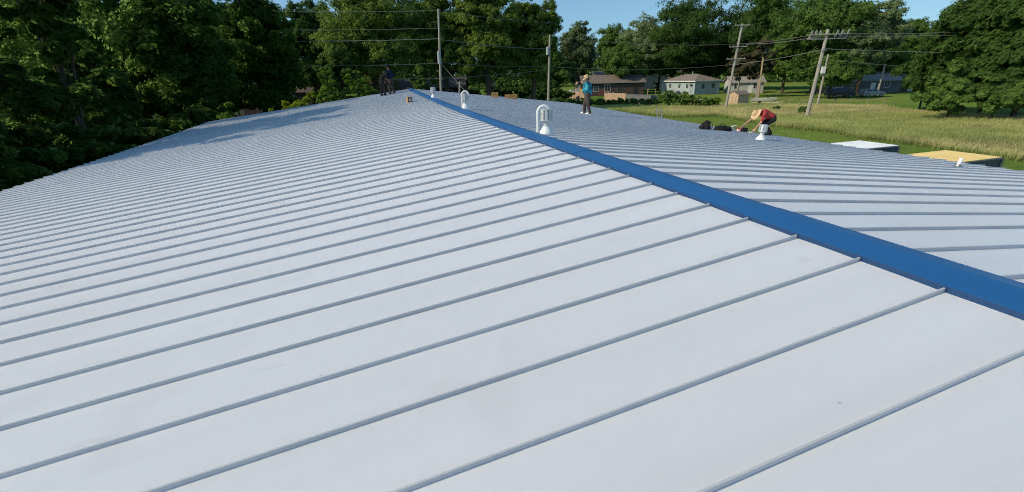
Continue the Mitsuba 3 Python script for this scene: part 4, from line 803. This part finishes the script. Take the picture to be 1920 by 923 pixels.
def tree(name, kind, x, y, zb, zt, r, label, group, seed, n, size, bark='bark', lean=0.0, nc=70, trunk=None, flat=0.85):
    t = thing(name, label, 'tree', group)
    cone = {'cedar': 0.55, 'lime': 0.35}.get(kind, 0.15)
    m, C, rc = crown(x, y, zb, zt, r, n, size, seed, nc, cone, flat, one=math.hypot(x, y) > 42 or kind == 'shade', tuft=1.5 if kind == 'shade' else 1.0)
    rg = np.random.default_rng(seed + 5); tr = trunk or max(0.08, 0.019 * zt); top = zb + (zt - zb) * 0.72
    base = np.array([x + lean, y, -0.2]); mid = np.array([x + rg.normal() * 0.1, y + rg.normal() * 0.1, max(zb, 0.5) + (zt - zb) * 0.2]); pk = np.array([x + rg.normal() * 0.3, y + rg.normal() * 0.3, top])
    parts = [tube([base, lerp(base, mid, 0.08) + [0, 0, 0], lerp(base, mid, 0.5), mid, lerp(mid, pk, 0.5), pk], [tr * 1.5, tr * 1.15, tr, tr * 0.85, tr * 0.55, tr * 0.15], 9)]
    for i in rg.choice(len(C), min(16, len(C)), replace=False):
        s = rg.uniform(0.0, 0.8); a = lerp(mid, pk, s); b = C[i]
        if b[2] < a[2] - 1.0: a = lerp(base, mid, 0.8)
        c = lerp(a, b, 0.5) + [0, 0, 0.08 * np.linalg.norm(b - a)] + rg.normal(size=3) * 0.1
        parts.append(tube([a, c, b], [tr * 0.38, tr * 0.22, tr * 0.06], 6))
    add('trunk', cat_(parts), bark, t, 60)
    add('crown', m, 'leaf_' + kind, t)
KIND = {'deep': 'dark green', 'maple': 'leafy maple like', 'mid': 'mid green', 'olive': 'grey green', 'pale': 'pale silvery green', 'cedar': 'brownish cedar like', 'lime': 'bright lime', 'yellow': 'yellow green'}
TL = ['narrow dark tree left of the sunlit maple', 'sunlit maple above the stooping workers', 'huge dark maple behind the pole with the grey transformer', 'right half of the big dark maple, by the pale blue transformer',
      'dark tall tree between the two big maples', 'grey green round tree just right of the big maple', 'low mid green tree under the grey green one', 'distant tree with its top in the open sky gap', 'pale tree above the white gable house',
      'mid green tree above the long brick house', 'mid green tree behind the white gable house', 'very tall dark tree behind the blue grey house', 'dark tree filling in right of the very tall one', 'tall dark tree behind the shed pole',
      'dark tree in the gap between the two tallest', 'brownish cedar with a pale trunk behind the tan pole', 'smaller brownish cedar behind the shed pole', 'broad green tree behind the thick pole', 'pale silvery tree leaning right of the thick pole',
      'green tree between the cedar and the thick pole', 'low spreading tree shading the parked cars', 'distant tree right of the silvery tree', 'tree above the brown roofed house at far right', 'dark tree at the left edge of the far right grove',
      'largest dark tree of the far right grove', 'small tree at the left foot of the far right grove', 'low leafy tree at the grass edge of the far right grove', 'dark tree cut by the right edge of the photo', 'lowest leafy tree at the right grass edge',
      'bright small tree behind the left far roof edge', 'bright small tree left of the stooping workers', 'lime bush tree touching the stooping worker', 'yellow green bush tree at the left far roof corner', 'lime bush between the roof corner and bright trees',
      'mid green young tree left of the grey transformer', 'mid green tree behind the bright small trees', 'left third of the big dark maples, right behind the long grey transformer', 'dark tree far behind the big maples']
for i, (kind, x, y, zb, zt, r) in enumerate(TREES):
    r, zt, zb = r * 1.13, zt * 1.06, max(zb * 0.7, 0.1)
    d = math.hypot(x, y); big = r * (zt - zb)
    grove = x > 50 and d < 85 and kind != 'cedar'
    n = int(np.clip(380 * big, 7000, 46000)) if not grove else int(np.clip(1400 * big, 30000, 70000)); size = float(np.clip(d * 0.0042, 0.17, 0.42)) * (1.2 if grove else 1)
    if grove: zb = 0.0
    tree('cedar_tree' if kind == 'cedar' else 'maple_tree' if kind == 'maple' else 'small_tree' if kind in ('lime', 'yellow') else 'leafy_tree', kind, x, y, zb, zt, r, TL[i], 'trees around the yards and field', 100 + i, n, size,
         bark='bark_pale' if kind in ('cedar', 'olive') else 'bark', nc=int(np.clip(big * (1.4 if grove else 1.0), 44, 170)), flat=1.0 if grove else 0.85)
LEFT = [(-7.0, 95.0, 0.5, 21.0, 7.5), (2.0, 87.0, 0.8, 19.0, 5.5), (-16.0, 20.6, 0.8, 15.5, 4.0), (-17.0, 24.6, 0.8, 19.5, 3.3), (-15.0, 30.2, 0.8, 18.0, 1.9), (-14.0, 44.2, 0.2, 15.5, 4.9), (-9.6, 51.5, 0.2, 17.5, 4.3), (-20.8, 53.0, 0.2, 17.0, 5.6), (-17.0, 60.0, 0.4, 20.0, 6.0), (-28.0, 61.0, 0.4, 18.5, 6.4), (-36, 68, 0.4, 20.5, 7.0), (-18.4, 37.2, 0.0, 8.4, 3.6), (-20.5, 41.5, 0.0, 8.8, 3.4)]
LL = ['tall dark tree shading the dark brick house from the left', 'dark tree before the left end of the dark brick house', 'leafy tree nearest the camera along the left eave', 'leafy tree second along the left eave', 'slender leafy tree third along the left eave', 'dark leafy tree left of the lit bushes', 'dark tree whose edge meets the left sky gap', 'dark leafy tree left of centre in the left grove', 'tall dark tree behind the left row', 'dark leafy tree filling the upper left corner', 'dark tree deepest in the left grove', 'low broad leafy tree in front of the left grove', 'low broad leafy tree at the left edge of the photo']
for i, (x, y, zb, zt, r) in enumerate(LEFT):
    tree('shade_tree', 'shade' if i > 1 else 'deep', x, y, zb, zt, r, LL[i], 'trees of the grove left of the roof', 300 + i, 24000 if i < 5 else 60000, 0.24 if i < 5 else 0.30, nc=60 if i < 5 else 120, trunk=0.2)
def shrub(kind, x, y, zt, r, label, seed, n, size, group):
    t = thing('shrub', label, 'shrub', group)
    m, C, rc = crown(x, y, 0.0, zt, r, n, size, seed, 22, 0.1, one=n < 12000 or kind == 'shade' or math.hypot(x, y) > 30, tuft=1.4 if kind == 'shade' else 1.0)
    rg = np.random.default_rng(seed); idx = rg.choice(len(C), 8, replace=False)
    add('stem', cat_([tube([(x + rg.normal() * 0.1, y + rg.normal() * 0.1, -0.1), lerp((x, y, 0), C[j], 0.5) + [0, 0, 0.1], C[j]], [0.04, 0.025, 0.01], 5) for j in idx]), 'bark', t)
    add('foliage', m, 'leaf_' + kind, t)
SL = SL_ = ['big rounded hedge bush right of the grey fence', 'second hedge bush beside the grey fence', 'taller bright sprout of the hedge before the blue grey house', 'low hedge bush left of the shed', 'low hedge bush nearest the shed', 'thin bright shrub beside the shed pole',
      'lone small bush in the tall grass between the poles', 'small bush at the foot of the thick pole', 'lime bush behind the boat'] + [f'{o} low bush from the left in the hedge below the tan fence' for o in ('first', 'second', 'third', 'fourth', 'fifth', 'sixth', 'seventh', 'eighth', 'ninth', 'tenth')] + ['round dark shrub at the left end of the blue grey house']
for i, (kind, x, y, zt, r) in enumerate(SHRUBS):
    if 9 <= i < 19: zt, r = max(zt, 0.9) + 0.45, r * 1.25
    shrub(kind, x, y, max(zt, 0.9), r, SL[i], 500 + i, 3800, 0.20, 'bushes along the grass edge and yards')
ORD = ['first', 'second', 'third', 'fourth', 'fifth', 'sixth', 'seventh', 'eighth', 'ninth', 'tenth', 'eleventh', 'twelfth']
for i, yv in enumerate(np.arange(15, 51, 3.3)):
    rg = np.random.default_rng(700 + i)
    shrub('shade', -12.9 + rg.normal() * 0.4, yv, 3.9 + rg.uniform(0, 1.5), 2.5, f'{ORD[i]} dark undergrowth bush along the left eave, counted from the camera', 700 + i, 11900, 0.26, 'dark undergrowth along the left eave')
for i, yv in enumerate(np.arange(19, 66, 4.6)):
    rg = np.random.default_rng(740 + i)
    shrub('shade', -17.6 + rg.normal() * 0.6 + max(0, yv - 48) * 0.45, yv, 6.2 + rg.uniform(0, 2.4), 3.3, f'{ORD[i]} tall dark thicket bush behind the undergrowth, counted from the camera', 740 + i, 24000, 0.28, 'tall dark thicket under the left trees')

for i, (x, y, zt) in enumerate(((20.5, 93.0, 4.6), (24.5, 91.5, 5.0), (28.0, 92.5, 4.4), (31.5, 93.0, 5.4), (35.5, 94.5, 4.8), (39.5, 97.0, 5.2), (34.0, 88.0, 3.4), (37.0, 104.0, 7.0), (42.5, 108.0, 6.5), (38.5, 90.5, 3.2), (41.0, 92.5, 2.6))):
    shrub('deep', x, y, zt, 2.6, f'{ORD[i]} dark bush from the left in the shade under the big maples', 780 + i, 7000, 0.32, 'dark bushes under the big maples')

for i, (kind, x, y, zt, r, lab) in enumerate((('yellow', -6.3, 33.8, 4.9, 1.2, 'yellow green bush showing at the far left roof corner'), ('yellow', -4.6, 35.2, 4.7, 1.3, 'yellow green bush second from the far left roof corner'), ('lime', -9.4, 36.3, 5.4, 1.8, 'lime bush behind the yellow green corner bush'), ('lime', -2.9, 36.0, 4.9, 1.3, 'lime bush at the left foot of the bright small trees'))):
    shrub(kind, x, y, zt, r, lab, 800 + i, 6000, 0.16, 'bright bushes behind the far left roof corner')

# far wood that closes the horizon
def far_wood():
    rg = np.random.default_rng(77); n = 60000
    a = rg.uniform(-1.1, 1.9, n); d = 215 + 30 * rg.uniform(0, 1, n)
    top = 9 + 6 * meshkit.fbm(np.column_stack([a * 14, a * 0, a * 0]), 4, 3)
    P = np.column_stack([np.sin(a) * d, np.cos(a) * d, rg.uniform(0, 1, n) ** 0.8 * top])
    N = unit(rg, n) + np.array([0, 0, 0.5]); N /= np.linalg.norm(N, axis=1, keepdims=True)
    return leaf_cards(P, N, 1.5, rg)
add('far_wood', far_wood(), 'leaf_deep'); tag('far_wood', 'far off wood closing the horizon behind the houses', 'wood', kind='stuff')

# tall uncut grass of the field
from shapely.geometry import Polygon
from shapely import contains_xy
FIELD = Polygon([(35.0, 67.0), (36.75, 49.3), (43.2, 47.8), (39.2, 36.2), (39.6, 29.8), (38.3, 26.8), (38.0, 22.9), (37.0, 17.0), (35.5, 12.0), (36, 2), (70, 2), (63.0, 26), (63, 29.3), (63.0, 37), (68.5, 45.5), (62.8, 56.0), (54.4, 60.0), (46.8, 65.0), (40.6, 73.2)])
def tall_grass():
    rg = np.random.default_rng(9); x0, y0, x1, y1 = FIELD.bounds; P = rg.uniform((x0, y0), (x1, y1), (520000, 2)); P = P[contains_xy(FIELD, P[:, 0], P[:, 1])]
    dens = meshkit.fbm(np.column_stack([P * 0.35, 0 * P[:, :1]]), 3, 5); P = P[rg.uniform(0, 1, len(P)) < 0.5 + 0.9 * dens]; P = (P + rg.normal(size=P.shape) * 0.35)[:230000]
    n = len(P); hgt = (0.36 + 0.26 * meshkit.fbm(np.column_stack([P * 0.22, 0 * P[:, :1]]), 3, 8)) * rg.uniform(0.65, 1.25, n)
    a = rg.uniform(0, 6.283, n); w = rg.uniform(0.018, 0.038, n); ln = rg.uniform(0.1, 0.7, n) * hgt; b = a + 1.57 + rg.normal(size=n) * 0.5
    e = np.column_stack([np.cos(a), np.sin(a), 0 * a]); q = np.column_stack([P, np.zeros(n)])
    tip = q + np.column_stack([np.cos(b) * ln, np.sin(b) * ln, hgt])
    v = np.stack([q - e * w[:, None], q + e * w[:, None], tip], 1).reshape(-1, 3)
    return trimesh.Trimesh(v, np.arange(3 * n).reshape(-1, 3), process=False)
add('tall_grass', tall_grass(), 'tall_grass_mat'); tag('tall_grass', 'tall golden green uncut grass filling the field', 'grass', kind='stuff')
